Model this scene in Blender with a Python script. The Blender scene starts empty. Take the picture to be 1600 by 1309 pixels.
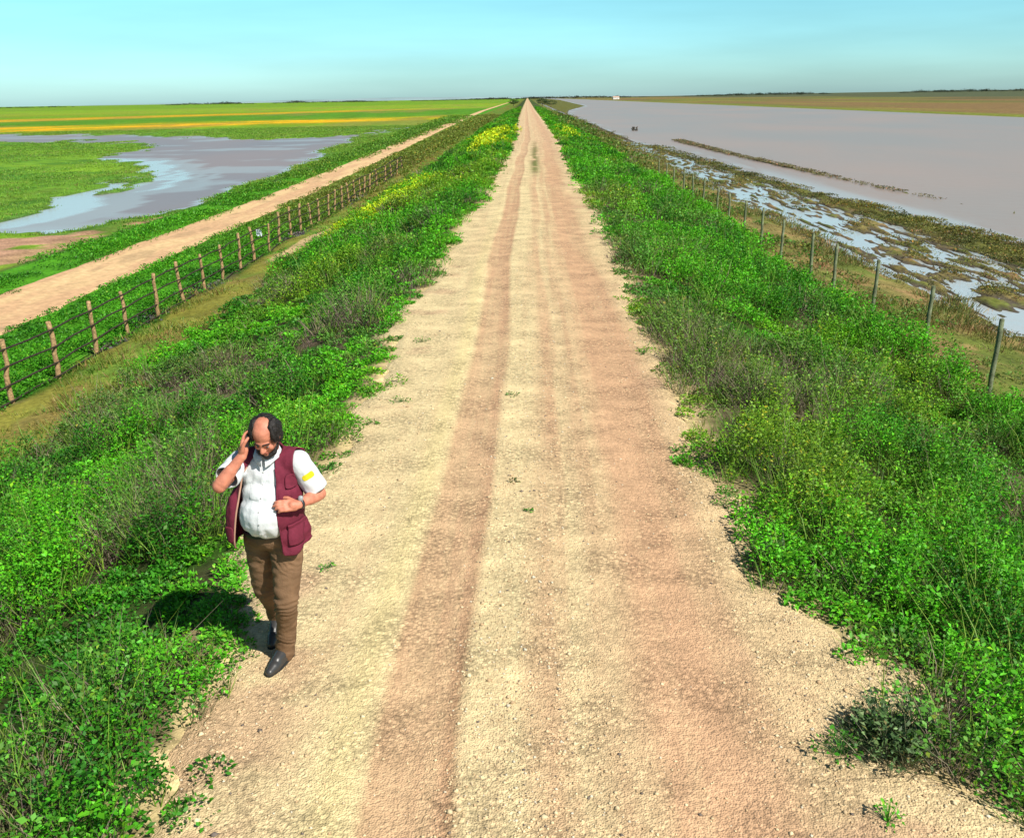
import bpy, math, random
import numpy as np
from mathutils import Vector, Matrix, noise as mnoise

random.seed(7)
rng = np.random.default_rng(11)
scene = bpy.context.scene
COL = scene.collection
rad = math.radians

# ------------------------------------------------------------------ tagging
def tag(o, label=None, cat=None, group=None, kind=None):
    if label: o['label'] = label
    if cat: o['category'] = cat
    if group: o['group'] = group
    if kind: o['kind'] = kind
    return o

def empty(name, loc=(0, 0, 0), rz=0.0):
    o = bpy.data.objects.new(name, None)
    o.location = loc
    o.rotation_euler = (0, 0, rz)
    o.empty_display_size = 0.2
    COL.objects.link(o)
    return o

def link(name, me, mat=None, parent=None):
    o = bpy.data.objects.new(name, me)
    COL.objects.link(o)
    if mat is not None and not me.materials:
        me.materials.append(mat)
    if parent is not None:
        o.parent = parent
    return o

# ------------------------------------------------------------------ numpy noise
def _hash(ix, iy, seed):
    h = (ix.astype(np.int64) * 374761393 + iy.astype(np.int64) * 668265263 + seed * 1442695041) & 0xFFFFFFFF
    h = ((h ^ (h >> 13)) * 1274126177) & 0xFFFFFFFF
    return ((h ^ (h >> 16)) & 0xFFFFFF) / float(0xFFFFFF)

def vnoise(x, y, seed=0):
    x = np.asarray(x, float); y = np.asarray(y, float)
    ix = np.floor(x); iy = np.floor(y)
    fx = x - ix; fy = y - iy
    fx = fx * fx * (3 - 2 * fx); fy = fy * fy * (3 - 2 * fy)
    a = _hash(ix, iy, seed); b = _hash(ix + 1, iy, seed)
    c = _hash(ix, iy + 1, seed); d = _hash(ix + 1, iy + 1, seed)
    return (a * (1 - fx) + b * fx) * (1 - fy) + (c * (1 - fx) + d * fx) * fy

def fbm(x, y, seed=0, oct=4):
    s = 0; a = .5; t = 0
    for i in range(oct):
        s = s + a * vnoise(np.asarray(x) * 2 ** i + 17.3 * i, np.asarray(y) * 2 ** i - 9.1 * i, seed + i)
        t += a; a *= .55
    return s / t

def sstep(a, b, x):
    t = np.clip((np.asarray(x, float) - a) / (b - a), 0, 1)
    return t * t * (3 - 2 * t)

def mix(a, b, t):
    t = np.asarray(t)[..., None]
    return a * (1 - t) + b * t

# ------------------------------------------------------------------ terrain layout (metres; road runs along +Y)
LY = [-5, 3.0, 4.0, 4.6, 5.2, 6.0, 6.8, 7.6, 8.6, 9.8, 11, 12, 13.4, 15, 17, 19, 22, 25, 30, 34, 40, 50, 65, 85, 140, 300, 2500]
LX = [1.95, 1.9, 1.88, 1.98, 1.93, 2.0, 2.1, 2.15, 2.1, 1.8, 1.95, 1.8, 1.8, 2.1, 2.1, 1.85, 1.9, 1.75, 2.05, 1.5, 1.6, 1.4, 1.2, .95, 1.3, 1.4, 1.5]
RY = [-5, 3.0, 3.9, 4.2, 4.5, 4.8, 5.2, 5.7, 6.2, 6.6, 7.1, 7.8, 8.4, 9.1, 10.8, 13, 16.6, 22, 31, 50, 85, 140, 300, 2500]
RX = [2.5, 2.6, 2.5, 2.2, 1.95, 2.1, 2.3, 2.05, 1.85, 1.62, 1.8, 1.72, 1.75, 1.55, 1.72, 1.7, 1.68, 1.95, 2.1, 2.0, 2.4, 2.3, 1.8, 1.5]
def road_left(y):  return -np.interp(y, LY, LX) + .16 * (fbm(y * .9, y * 0 + 3.3, 5) - .5) * np.minimum(1, 12 / (np.abs(y) + 4)) * 2
def road_right(y): return np.interp(y, RY, RX) + .16 * (fbm(y * .9, y * 0 + 8.3, 6) - .5) * np.minimum(1, 12 / (np.abs(y) + 4)) * 2
def trk_out(y): return -np.interp(y, [-5, 20, 30, 60, 120, 190, 450, 2000], [15.6, 16.1, 16.2, 16.0, 17.0, 18.3, 21.0, 24]) + .35 * (fbm(y * .35, y * 0, 21) - .5)
def trk_in(y):  return -np.interp(y, [-5, 20, 30, 60, 120, 190, 450, 2000], [13.5, 13.5, 13.5, 13.6, 14.6, 16.0, 19.6, 23]) + .35 * (fbm(y * .35, y * 0, 22) - .5)

PX = [-6000, -40, -19.4, -18.2, -16.4, -16, -13.4, -13, -10, -8, -5, -2.5, -2.2, 2.2, 2.6, 4.5, 7.5, 9.5, 11.4, 12, 15, 16.0, 17.6, 18.6, 22, 30, 97, 99.5, 104, 6000]
PZ = [-2.1, -2.1, -2.12, -2.04, -2.02, -1.99, -1.99, -2.03, -2.0, -1.78, -.95, -.12, -.04, -.04, -.12, -.62, -1.3, -1.62, -1.84, -1.985, -1.99, -1.84, -1.86, -2.15, -2.6, -3, -3, -2.05, -1.75, -1.7]

POND = np.array([(-900, 215), (-107.94, 205), (-79.24, 194.03), (-64.87, 178.53), (-43.17, 158), (-34, 160), (-31.07, 172), (-25.6, 225), (-26.5, 170), (-25.24, 120.47), (-21.84, 100.78), (-20.43, 81.56), (-19.9, 70.46), (-19.9, 62.09), (-19.6, 55.69), (-20.0, 51.12), (-20.5, 48.45), (-22, 46.0), (-24.5, 45.2), (-28, 43), (-33, 38),
                 (-33, 42), (-26.6, 47.4), (-27.03, 50.59), (-28.17, 56.88), (-29.95, 62.79), (-30.89, 69.8), (-32.88, 84.09), (-35.18, 92.49), (-40.7, 100.29), (-50.83, 118.0), (-49.25, 132.65), (-63.57, 152.78), (-75.61, 161.61), (-105, 160.53), (-900, 160)])
ISLE = np.array([(-28.6, 64), (-30.4, 73), (-33, 86), (-32.2, 86.5), (-29.4, 73), (-27.9, 65)])
def in_poly(x, y, P):
    r = np.zeros(x.shape, bool)
    n = len(P)
    for i in range(n):
        x0, y0 = P[i]; x1, y1 = P[(i + 1) % n]
        if y0 == y1: continue
        c = ((y0 > y) != (y1 > y)) & (x < (x1 - x0) * (y - y0) / (y1 - y0) + x0)
        r ^= c
    return r
def pond_mask(x, y):
    s = np.clip(np.abs(y) / 60, .3, 3)
    wx = x + (fbm(x * .5, y * .16, 31) - .5) * 3.2 * s
    wy = y + (fbm(x * .4, y * .12, 35) - .5) * 9 * s
    m = in_poly(wx, wy, POND) & ~in_poly(wx, wy, ISLE)
    return m

def shore_out(y): return np.interp(y, [-5, 15, 34, 45, 60, 101, 118, 130, 320, 420, 600, 2000], [19.5, 19.2, 18.4, 17.4, 16.2, 14.6, 13.4, 12.2, 12.2, 17, 34, 60])
def shore_in(y):  return np.interp(y, [-5, 15, 34, 45, 60, 101, 118, 2000], [16.4, 16.0, 15.8, 15.7, 15.3, 14.0, 13.4, 11])
SPIT = np.array([(18.8, 126), (19.0, 112), (19.5, 92), (20.4, 72), (21.2, 58), (22.2, 48), (23.6, 41)])

def ground_z(x, y):
    x = np.asarray(x, float); y = np.asarray(y, float)
    z = np.interp(x, PX, PZ)
    so = shore_out(y); si = shore_in(y)
    # right bank between fence and river
    w = sstep(10.0, 10.8, x) * sstep(60, 55, x)
    bank = np.where(x < si, -1.99 + 0 * x, np.where(x < so, -1.86 - .1 * sstep(so - .8, so, x), -1.96 - .5 * np.minimum((x - so) / 3, 2)))
    bank = np.where(x < 11.3, np.interp(x, [10.2, 10.8, 11.3], [-1.76, -1.86, -1.985]), bank)
    bank = np.where((x >= si) & (x < si + .5) & (y < 112), -1.99 + .13 * (x - si) / .5, bank)
    z = z * (1 - w) + bank * w
    # marsh hummocks
    m = sstep(10.6, 11.3, x) * sstep(so + .6, so - .3, x)
    n = fbm(x * 3.8, y * .7, 51, 5)
    z = z + m * ((n - .53) * .42) * np.where(x < si, 1, .55)
    # spit
    sx = np.interp(y, SPIT[::-1, 1], SPIT[::-1, 0])
    hw = np.interp(y, [38, 44, 60, 80, 112, 126, 130], [.0, .0, .16, .24, .34, .3, 0])
    sp = np.clip(1 - np.abs(x - sx) / np.maximum(hw, .05), 0, 1) * (y > 38) * (y < 130)
    z = np.where(sp > 0, np.maximum(z, -2.12 + .24 * sp ** .6 + (fbm(x * .8, y * .2, 52) - .5) * .25), z)
    # meadow and pond
    left = sstep(-18.9, -19.6, x)
    pm = pond_mask(x, y)
    lz = np.where(pm, -2.36, -2.1 + (fbm(x * .3, y * .15, 41) - .5) * .1)
    tr = in_poly(x, y, np.array([(-20, 44), (-19.2, 60), (-32, 84), (-27, 44)]))
    lz = np.where(tr, lz + (fbm(x * .7, y * .3, 44) - .52) * .3, lz)
    z = z * (1 - left) + lz * left
    # gentle unevenness
    k = sstep(2.6, 3.6, np.abs(x)) * sstep(12, 9.5, np.abs(x))
    z = z + k * (fbm(x * .35, y * .3, 61) - .5) * .3 + k * (fbm(x * 1.3, y * 1.3, 62) - .5) * .08
    # beyond the river: notch of a side channel
    return z

# ------------------------------------------------------------------ materials
def new_mat(name):
    m = bpy.data.materials.new(name); m.use_nodes = True
    nt = m.node_tree
    b = nt.nodes['Principled BSDF']
    return m, nt, b

def nd(nt, t, **k):
    n = nt.nodes.new(t)
    for a, v in k.items():
        if a.startswith('i_'):
            n.inputs[a[2:].replace('_', ' ')].default_value = v
        else:
            setattr(n, a, v)
    return n

def attr_mat(name, rough=.9, var=.25, scale=30.0, bump=.0, bscale=60.0, spec=.2, translucent=0.0, scale2=4.0, var2=.15, stretch=None):
    """albedo from the colour attribute 'Col', broken up with noise"""
    m, nt, b = new_mat(name)
    L = nt.links
    a = nd(nt, 'ShaderNodeAttribute', attribute_name='Col')
    tc = nd(nt, 'ShaderNodeNewGeometry')
    src = tc.outputs['Position']
    if stretch:
        mp = nd(nt, 'ShaderNodeMapping'); mp.inputs['Scale'].default_value = stretch
        L.new(src, mp.inputs['Vector']); src = mp.outputs[0]
    n1 = nd(nt, 'ShaderNodeTexNoise', i_Scale=scale, i_Detail=3.0)
    n2 = nd(nt, 'ShaderNodeTexNoise', i_Scale=scale2, i_Detail=3.0)
    L.new(src, n1.inputs['Vector']); L.new(src, n2.inputs['Vector'])
    r1 = nd(nt, 'ShaderNodeMapRange'); r1.inputs['From Min'].default_value = .3; r1.inputs['From Max'].default_value = .7
    r1.inputs['To Min'].default_value = 1 - var; r1.inputs['To Max'].default_value = 1 + var
    r2 = nd(nt, 'ShaderNodeMapRange'); r2.inputs['From Min'].default_value = .3; r2.inputs['From Max'].default_value = .7
    r2.inputs['To Min'].default_value = 1 - var2; r2.inputs['To Max'].default_value = 1 + var2
    L.new(n1.outputs[0], r1.inputs[0]); L.new(n2.outputs[0], r2.inputs[0])
    mu = nd(nt, 'ShaderNodeMath', operation='MULTIPLY')
    L.new(r1.outputs[0], mu.inputs[0]); L.new(r2.outputs[0], mu.inputs[1])
    vm = nd(nt, 'ShaderNodeVectorMath', operation='SCALE')
    L.new(a.outputs['Color'], vm.inputs[0]); L.new(mu.outputs[0], vm.inputs['Scale'])
    L.new(vm.outputs[0], b.inputs['Base Color'])
    b.inputs['Roughness'].default_value = rough
    b.inputs['Specular IOR Level'].default_value = spec
    if bump:
        bn = nd(nt, 'ShaderNodeTexNoise', i_Scale=bscale, i_Detail=4.0)
        L.new(tc.outputs['Position'], bn.inputs['Vector'])
        bp = nd(nt, 'ShaderNodeBump', i_Strength=bump, i_Distance=.02)
        L.new(bn.outputs[0], bp.inputs['Height']); L.new(bp.outputs[0], b.inputs['Normal'])
    if translucent:
        tr = nd(nt, 'ShaderNodeBsdfTranslucent')
        L.new(vm.outputs[0], tr.inputs['Color'])
        ms = nd(nt, 'ShaderNodeMixShader'); ms.inputs[0].default_value = translucent
        out = nt.nodes['Material Output']
        L.new(b.outputs[0], ms.inputs[1]); L.new(tr.outputs[0], ms.inputs[2]); L.new(ms.outputs[0], out.inputs['Surface'])
    return m

def flat_mat(name, col, rough=.8, var=.15, scale=20.0, spec=.3, bump=0.0, bscale=80.0, metallic=0.0, bdist=.01):
    m, nt, b = new_mat(name)
    L = nt.links
    tc = nd(nt, 'ShaderNodeTexCoord')
    n1 = nd(nt, 'ShaderNodeTexNoise', i_Scale=scale, i_Detail=4.0)
    L.new(tc.outputs['Object'], n1.inputs['Vector'])
    r1 = nd(nt, 'ShaderNodeMapRange'); r1.inputs['From Min'].default_value = .3; r1.inputs['From Max'].default_value = .7
    r1.inputs['To Min'].default_value = 1 - var; r1.inputs['To Max'].default_value = 1 + var
    L.new(n1.outputs[0], r1.inputs[0])
    rgb = nd(nt, 'ShaderNodeRGB'); rgb.outputs[0].default_value = (*col, 1)
    vm = nd(nt, 'ShaderNodeVectorMath', operation='SCALE')
    L.new(rgb.outputs[0], vm.inputs[0]); L.new(r1.outputs[0], vm.inputs['Scale'])
    L.new(vm.outputs[0], b.inputs['Base Color'])
    b.inputs['Roughness'].default_value = rough
    b.inputs['Specular IOR Level'].default_value = spec
    b.inputs['Metallic'].default_value = metallic
    if bump:
        bn = nd(nt, 'ShaderNodeTexNoise', i_Scale=bscale, i_Detail=4.0)
        L.new(tc.outputs['Object'], bn.inputs['Vector'])
        bp = nd(nt, 'ShaderNodeBump', i_Strength=bump, i_Distance=bdist)
        L.new(bn.outputs[0], bp.inputs['Height']); L.new(bp.outputs[0], b.inputs['Normal'])
    return m

# ------------------------------------------------------------------ mesh from numpy
def mesh_np(name, V, F, C=None, smooth=False):
    me = bpy.data.meshes.new(name)
    nv, nf, k = len(V), len(F), F.shape[1]
    me.vertices.add(nv); me.vertices.foreach_set('co', np.ascontiguousarray(V, np.float32).ravel())
    me.loops.add(nf * k); me.loops.foreach_set('vertex_index', np.ascontiguousarray(F, np.int32).ravel())
    me.polygons.add(nf)
    me.polygons.foreach_set('loop_start', np.arange(0, nf * k, k, dtype=np.int32))
    me.polygons.foreach_set('loop_total', np.full(nf, k, np.int32))
    if smooth: me.polygons.foreach_set('use_smooth', np.ones(nf, bool))
    me.update(calc_edges=True)
    if C is not None:
        a = me.attributes.new('Col', 'FLOAT_COLOR', 'POINT')
        cc = np.ones((nv, 4), np.float32); cc[:, :3] = C
        a.data.foreach_set('color', cc.ravel())
    return me

def grid_mesh(name, X, Y, zf, cf, smooth=True):
    """X may be 1-D or (ny,nx)"""
    if X.ndim == 1: X = np.tile(X, (len(Y), 1))
    ny, nx = X.shape
    YY = np.repeat(Y[:, None], nx, 1)
    Z = zf(X, YY)
    V = np.stack([X, YY, Z], -1).reshape(-1, 3)
    i = np.arange(ny - 1)[:, None] * nx + np.arange(nx - 1)[None]
    F = np.stack([i, i + 1, i + nx + 1, i + nx], -1).reshape(-1, 4)
    C = cf(X, YY, Z).reshape(-1, 3) if cf else None
    return mesh_np(name, V, F, C, smooth)

def prog(a, b, d0, k, ref=0.0):
    """values from a to b, step max(d0, k*|v-ref|)"""
    o = [a]; s = 1 if b > a else -1
    while (b - o[-1]) * s > 0:
        o.append(o[-1] + s * max(d0, k * abs(o[-1] - ref)))
    return np.array(o)

def c3(*v): return np.array(v, float)
GREEN = c3(.06, .20, .012); GREEND = c3(.03, .13, .008); GREENL = c3(.20, .42, .02)
OLIVE = c3(.21, .20, .035); BROWN = c3(.16, .115, .075); SAND = c3(.50, .36, .18); MUD = c3(.09, .075, .055)
PEACH = c3(.56, .37, .19); CREAM = c3(.60, .46, .235)

BROWNS = [(-4.3, 6.2, 1.0, 1.0), (-3.1, 4.3, .8, .8), (-4.2, 10.4, 1.3, 1.6), (-2.9, 17, .9, 2.2), (-3.9, 13.5, .9, 1.6), (-3.4, 8.3, .7, .5), (-5.6, 14.5, 1.3, 2.2), (-6, 20, 1.2, 5),
          (2.3, 13.0, .6, 2.2), (2.9, 16.5, .9, 3), (3.2, 12.0, 1.1, 1.5), (2.1, 22, .5, 5), (5.6, 11.5, 1.0, 2.2), (4.6, 15, 1.1, 1.6), (2.5, 30, .8, 5), (3.0, 7.8, .8, .5), (5.2, 19, .8, 2.5), (3.6, 9.2, .6, .8)]
def brown_score(x, y):
    s = (fbm(x * .55, y * .35, 71) - .5) * 1.6 - .14
    for bx, by, sx, sy in BROWNS:
        s = s + .43 * np.exp(-((x - bx) / sx) ** 2 - ((y - by) / sy) ** 2)
    s = s + .12 * sstep(3, 7.5, np.abs(x)) + (vnoise(x * 2.5, y * 2.5, 77) - .5) * .35
    return s

def ground_col(x, y, z):
    n = fbm(x * .9, y * .6, 81)
    nf = fbm(x * .12, y * .05, 82)
    c = mix(GREEN * .45, c3(.06, .06, .025), sstep(.35, .65, n))  # soil under the weeds darkened to paint shade into the gaps
    bs = sstep(.05, .3, brown_score(x, y))
    c = mix(c, BROWN * .8, bs * .8)
    # under-road and shoulder sand
    dl = road_left(y) - x; dr = x - road_right(y)
    d = np.maximum(dl, dr)
    c = mix(CREAM * 1.08, c, sstep(.05, .55, d + (fbm(x * 3, y * 3, 83) - .5) * .5))
    # left olive strip
    m = sstep(-7.2, -8.0, x + (n - .5) * 1.6) * sstep(-13.4, -9.9, x)
    oc = mix(OLIVE, c3(.13, .22, .03), sstep(.4, .65, fbm(x * .5, y * .3, 84)))
    oc = mix(oc, c3(.25, .17, .06), .6 * sstep(.55, .7, fbm(x * .8, y * .4, 85)))
    c = mix(c, oc, m * sstep(-10.2, -9.6, x + (n - .5)))
    # lush verges
    v = sstep(-9.9, -10.5, x) * sstep(-19.0, -18.4, x)
    c = mix(c, mix(c3(.07, .26, .012), c3(.15, .17, .03), sstep(30, 70, y) * sstep(-16.5, -15.5, x) * .8), v)
    far = sstep(60, 120, y) * sstep(-4, -7, x) * sstep(-16, -14, x)
    c = mix(c, mix(c3(.19, .15, .03), c3(.10, .20, .02), sstep(.4, .6, fbm(x * .5, y * .06, 86))), far * .8)
    # dark patches by the rail fence, a bare path up the slope
    for bx, by, sx, sy in [(-10.2, 22.5, .35, .9), (-10.35, 25.3, .35, .8), (-10.3, 29.6, .5, 1.3), (-10.3, 42.0, .6, 2.3), (-10.2, 57, .5, 3.5), (-10.3, 62, .5, 3)]:
        g = np.exp(-((x - bx) / sx) ** 2 - ((y - by) / sy) ** 2)
        c = mix(c, c3(.03, .03, .035), sstep(.3, .6, g))
    pth = np.exp(-((x + 9.0 - (y - 38) * .05) / .35) ** 2) * sstep(33, 35, y) * sstep(45, 43, y)
    c = mix(c, SAND, sstep(.3, .6, pth))
    # meadow
    md = sstep(-18.6, -19.4, x)
    mc = mix(c3(.125, .27, .022), c3(.075, .20, .02), sstep(.4, .62, fbm(x * .3, y * .12, 87)))
    mc = mix(mc, c3(.19, .33, .02), sstep(.5, .7, fbm(x * .05, y * .12, 88)) * .7)
    wob = (fbm(x * .02, y * .01, 89) - .5) * 30
    yy = y + wob
    far1 = sstep(200, 240, yy - .2 * x * 0)
    mc = mix(mc, c3(.14, .28, .012), far1)
    Y1 = 345 + .75 * np.clip(x, -200, 0) + 26 * (fbm(x * .06, y * .015, 207, 5) - .5)
    s1 = np.exp(-((yy - Y1) / 34) ** 2) * sstep(-10, -45, x)
    Y2 = 690 + 1.43 * np.clip(x, -320, 0)
    s2 = np.exp(-((yy - Y2) / 55) ** 2) * sstep(-20, -80, x)
    s3 = np.exp(-((yy - 1000 - 1.2 * np.clip(x, -500, 0)) / 110) ** 2)
    st = sstep(.25, .75, vnoise(x * .02, y * .02, 90) * .7 + .35)
    mc = mix(mc, c3(.85, .40, .008), np.clip(s1 * 1.3, 0, 1) * (.25 + .6 * sstep(.4, .62, fbm(x * .06, y * .05, 96, 5)))); mc = mix(mc, c3(.55, .30, .012), s2 * (.5 + .5 * st)); mc = mix(mc, c3(.30, .20, .03), s3 * .8)
    between = sstep(Y1 + 15, Y1 + 50, yy) * sstep(Y2 - 30, Y2 - 80, yy)
    mc = mix(mc, c3(.05, .20, .012), between * .6)
    mc = mix(mc, c3(.20, .33, .015), sstep(520, 640, y) * sstep(1200, 900, y) * .8)
    sand = in_poly(x, y, np.array([(-19.0, 52), (-19.0, 34), (-26, 32), (-27, 41), (-22, 43.5), (-19.8, 46)]))
    mc = np.where((sand & (fbm(x * .5, y * .5, 91) > .44))[..., None], c3(.46, .27, .17), mc)
    mc = mc * (.72 + .56 * fbm(x * .22, y * .05, 201, 5))[..., None]
    mc = mix(mc, c3(.24, .20, .05), sstep(.56, .7, fbm(x * .06, y * .012, 202, 5)) * .55)
    mc = mix(mc, c3(.10, .09, .075), sstep(-2.12, -2.2, z))
    c = mix(c, mc, md)
    # right side: dry grass, marsh mud, bank
    r = sstep(6.6, 7.8, x + (n - .5) * 2.4)
    rc = mix(c3(.20, .165, .055), c3(.12, .15, .03), sstep(.4, .62, fbm(x * .8, y * .4, 92)))
    rc = mix(rc, c3(.28, .17, .08), .7 * sstep(.56, .68, fbm(x * 1.2, y * .5, 93)))
    rc = mix(rc, MUD * 1.0, sstep(-1.93, -1.98, z) * sstep(10, 11, x))
    rc = mix(rc, c3(.12, .125, .03), sstep(shore_in(y) - .2, shore_in(y) + .6, x) * sstep(-1.97, -1.9, z))
    rc = mix(rc, c3(.10, .14, .025), sstep(70, 130, y) * sstep(12, 10, x) * .6)
    fb = sstep(96, 99, x)
    n9 = fbm(x * .02, y * .004, 94)
    fc = mix(c3(.14, .15, .035), c3(.20, .13, .055), sstep(.4, .6, n9))
    fc = mix(fc, c3(.22, .20, .04), sstep(.55, .7, fbm(x * .05, y * .006, 97)) * .7)
    fc = mix(fc, c3(.085, .10, .05), sstep(330, 420, x + 60 * vnoise(y * .004, y * 0, 98)))
    fc = mix(fc, c3(.09, .085, .04), sstep(.55, .7, fbm(x * .01, y * .002, 95)) * .8)
    fc = mix(c3(.17, .2, .03), fc, sstep(102, 112, x))
    rc = mix(rc, fc, fb)
    c = mix(c, rc, r)
    return np.clip(c, 0, 1)

# ------------------------------------------------------------------ ground sheet
gx = np.concatenate([prog(-19.5, -6000, .35, .02, -2)[::-1], np.arange(-19.2, -10.9, .16), np.arange(-10.9, 8.0, .11), np.arange(8.0, 20, .09), prog(20.2, 6000, .3, .022, 8)])
gy = np.concatenate([np.arange(-6, 3, .3), prog(3.0, 6500, .10, .010, 0)])
GROUND_M = attr_mat('ground_cover', .95, .32, 9.0, .6, 40.0, .1, 0, .8, .30)
ground = link('ground', grid_mesh('ground', gx, gy, ground_z, ground_col), GROUND_M)
tag(ground, kind='structure')

# ------------------------------------------------------------------ road
def road_xy():
    ys = prog(2.2, 2500, .05, .006, 0)
    return ys
RYS = prog(2.2, 2500, .05, .007, 0)
rt = np.linspace(0, 1, 110)
Lr = road_left(RYS) - .42; Rr = road_right(RYS) + .42
RXS = Lr[:, None] + (Rr - Lr)[:, None] * rt[None]
def bend(y): return np.interp(y, [0, 30, 60, 90, 140, 300, 2500], [0, 0, .2, .6, .5, .2, 0])
def road_z(x, y):
    xb = x - bend(y) + .05 * np.sin(y * .35)
    rut = np.exp(-((xb + .62) / .24) ** 2) + .8 * np.exp(-((xb - 1.12) / .28) ** 2) + .35 * np.exp(-((xb - .35) / .12) ** 2)
    z = .03 * sstep(1.9, .3, np.abs(x)) - .018 * rut + .008 * np.exp(-((xb + .98) / .1) ** 2) + .007 * np.exp(-((xb + .36) / .07) ** 2)
    z = z + (fbm(x * 2.2, y * 2.2, 101) - .5) * .012 + (fbm(x * 9, y * 9, 102, 3) - .5) * .010 * np.minimum(1, 14 / (y + 3))
    d = np.maximum(road_left(y) - x, x - road_right(y))
    return z - .12 * sstep(-.05, .42, d + (fbm(x * 3, y * 3, 103) - .5) * .25)
def road_col(x, y, z):
    xb = x - bend(y) + .05 * np.sin(y * .35) + (vnoise(x * 0, y * .6, 111) - .5) * .05
    n = fbm(x * 1.6, y * .3, 112); n2 = fbm(x * 5, y * .6, 113); nl = fbm(x * 16, y * .16, 114, 4)
    tan = c3(.59, .37, .215); pale = c3(.75, .61, .30); cream = c3(.73, .585, .325); pink = c3(.58, .35, .205)
    k = np.interp(xb, [-2.4, -1.35, -1.12, -1.0, -.90, -.84, -.5, -.40, -.34, -.05, .12, .27, .33, .40, .50, .62, .75, 1.0, 1.35, 1.55, 2.0],
                      [.1, .12, .05, .0, .08, .82, .86, 1.0, .0, .0, .55, .65, .1, .3, .7, .4, .8, 1.1, .95, .45, .1])
    k = k + (n - .5) * .55 + (n2 - .5) * .3 + (nl - .5) * .75 * sstep(1.7, 1.2, np.abs(xb))
    k = k + .12 * sstep(.2, 1.4, x) * sstep(22, 8, y) * sstep(3, 6, y)
    c = mix(cream, tan, np.clip(k, 0, 1))
    c = mix(c, pink, np.clip((k - .95) * 1.2, 0, .7) )
    c = mix(c, pale, np.exp(-((xb + 1.02) / .13) ** 2) * .7 * sstep(40, 10, y))
    patch = sstep(.60, .72, fbm(x * 1.1, y * 1.1, 116)) * sstep(1.2, 1.6, np.abs(x))
    c = mix(c, c3(.52, .32, .20), patch * .6)
    dk = np.exp(-((xb + .405 + (nl - .5) * .04) / .03) ** 2) * sstep(9, 4.5, y)
    c = mix(c, c3(.36, .22, .12), dk * .6)
    # darker farther stretch, green median far down the road
    md = np.exp(-((x - .25 - bend(y) * .7) / .22) ** 2) * sstep(44, 52, y) * sstep(86, 74, y) * sstep(.36, .5, fbm(x, y * .3, 118))
    c = mix(c, c3(.12, .16, .035), md)
    c = mix(c, c3(.60, .40, .25), sstep(40, 90, y) * .5)
    return c

def road_material():
    m = attr_mat('gravel_road', .95, .16, 22.0, 0, 60, .12, 0, 3.0, .10)
    nt = m.node_tree; L = nt.links; b = nt.nodes['Principled BSDF']
    base = b.inputs['Base Color'].links[0].from_socket
    geo = nd(nt, 'ShaderNodeNewGeometry')
    vo = nd(nt, 'ShaderNodeTexVoronoi', i_Scale=33.0); L.new(geo.outputs['Position'], vo.inputs['Vector'])
    vo2 = nd(nt, 'ShaderNodeTexVoronoi', i_Scale=85.0); L.new(geo.outputs['Position'], vo2.inputs['Vector'])
    sp = nd(nt, 'ShaderNodeSeparateColor'); L.new(vo.outputs['Color'], sp.inputs[0])
    rm = nd(nt, 'ShaderNodeMapRange'); rm.inputs['From Min'].default_value = 0; rm.inputs['From Max'].default_value = 1
    rm.inputs['To Min'].default_value = .72; rm.inputs['To Max'].default_value = 1.22
    L.new(sp.outputs[0], rm.inputs[0])
    # crevices between stones
    ed = nd(nt, 'ShaderNodeMapRange'); ed.inputs['From Min'].default_value = .0; ed.inputs['From Max'].default_value = .75
    ed.inputs['To Min'].default_value = 1.16; ed.inputs['To Max'].default_value = .66
    L.new(vo.outputs['Distance'], ed.inputs[0])
    msk = nd(nt, 'ShaderNodeTexNoise', i_Scale=1.7, i_Detail=2.0); L.new(geo.outputs['Position'], msk.inputs['Vector'])
    mr = nd(nt, 'ShaderNodeMapRange'); mr.inputs['From Min'].default_value = .35; mr.inputs['From Max'].default_value = .6
    L.new(msk.outputs[0], mr.inputs[0])
    mu = nd(nt, 'ShaderNodeMath', operation='MULTIPLY'); L.new(rm.outputs[0], mu.inputs[0]); L.new(ed.outputs[0], mu.inputs[1])
    mx = nd(nt, 'ShaderNodeMix'); mx.inputs[2].default_value = 1.0
    L.new(mr.outputs[0], mx.inputs[0]); L.new(mu.outputs[0], mx.inputs[3])
    vm = nd(nt, 'ShaderNodeVectorMath', operation='SCALE'); L.new(base, vm.inputs[0]); L.new(mx.outputs[0], vm.inputs['Scale'])
    L.new(vm.outputs[0], b.inputs['Base Color'])
    ad = nd(nt, 'ShaderNodeMath', operation='ADD'); L.new(vo.outputs['Distance'], ad.inputs[0]); L.new(vo2.outputs['Distance'], ad.inputs[1])
    bp = nd(nt, 'ShaderNodeBump', i_Strength=.6, i_Distance=.014); bp.invert = True
    L.new(ad.outputs[0], bp.inputs['Height']); L.new(bp.outputs[0], b.inputs['Normal'])
    return m
ROAD_M = road_material()
road = link('road', grid_mesh('road', RXS, RYS, road_z, road_col), ROAD_M)
tag(road, kind='structure')

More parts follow.
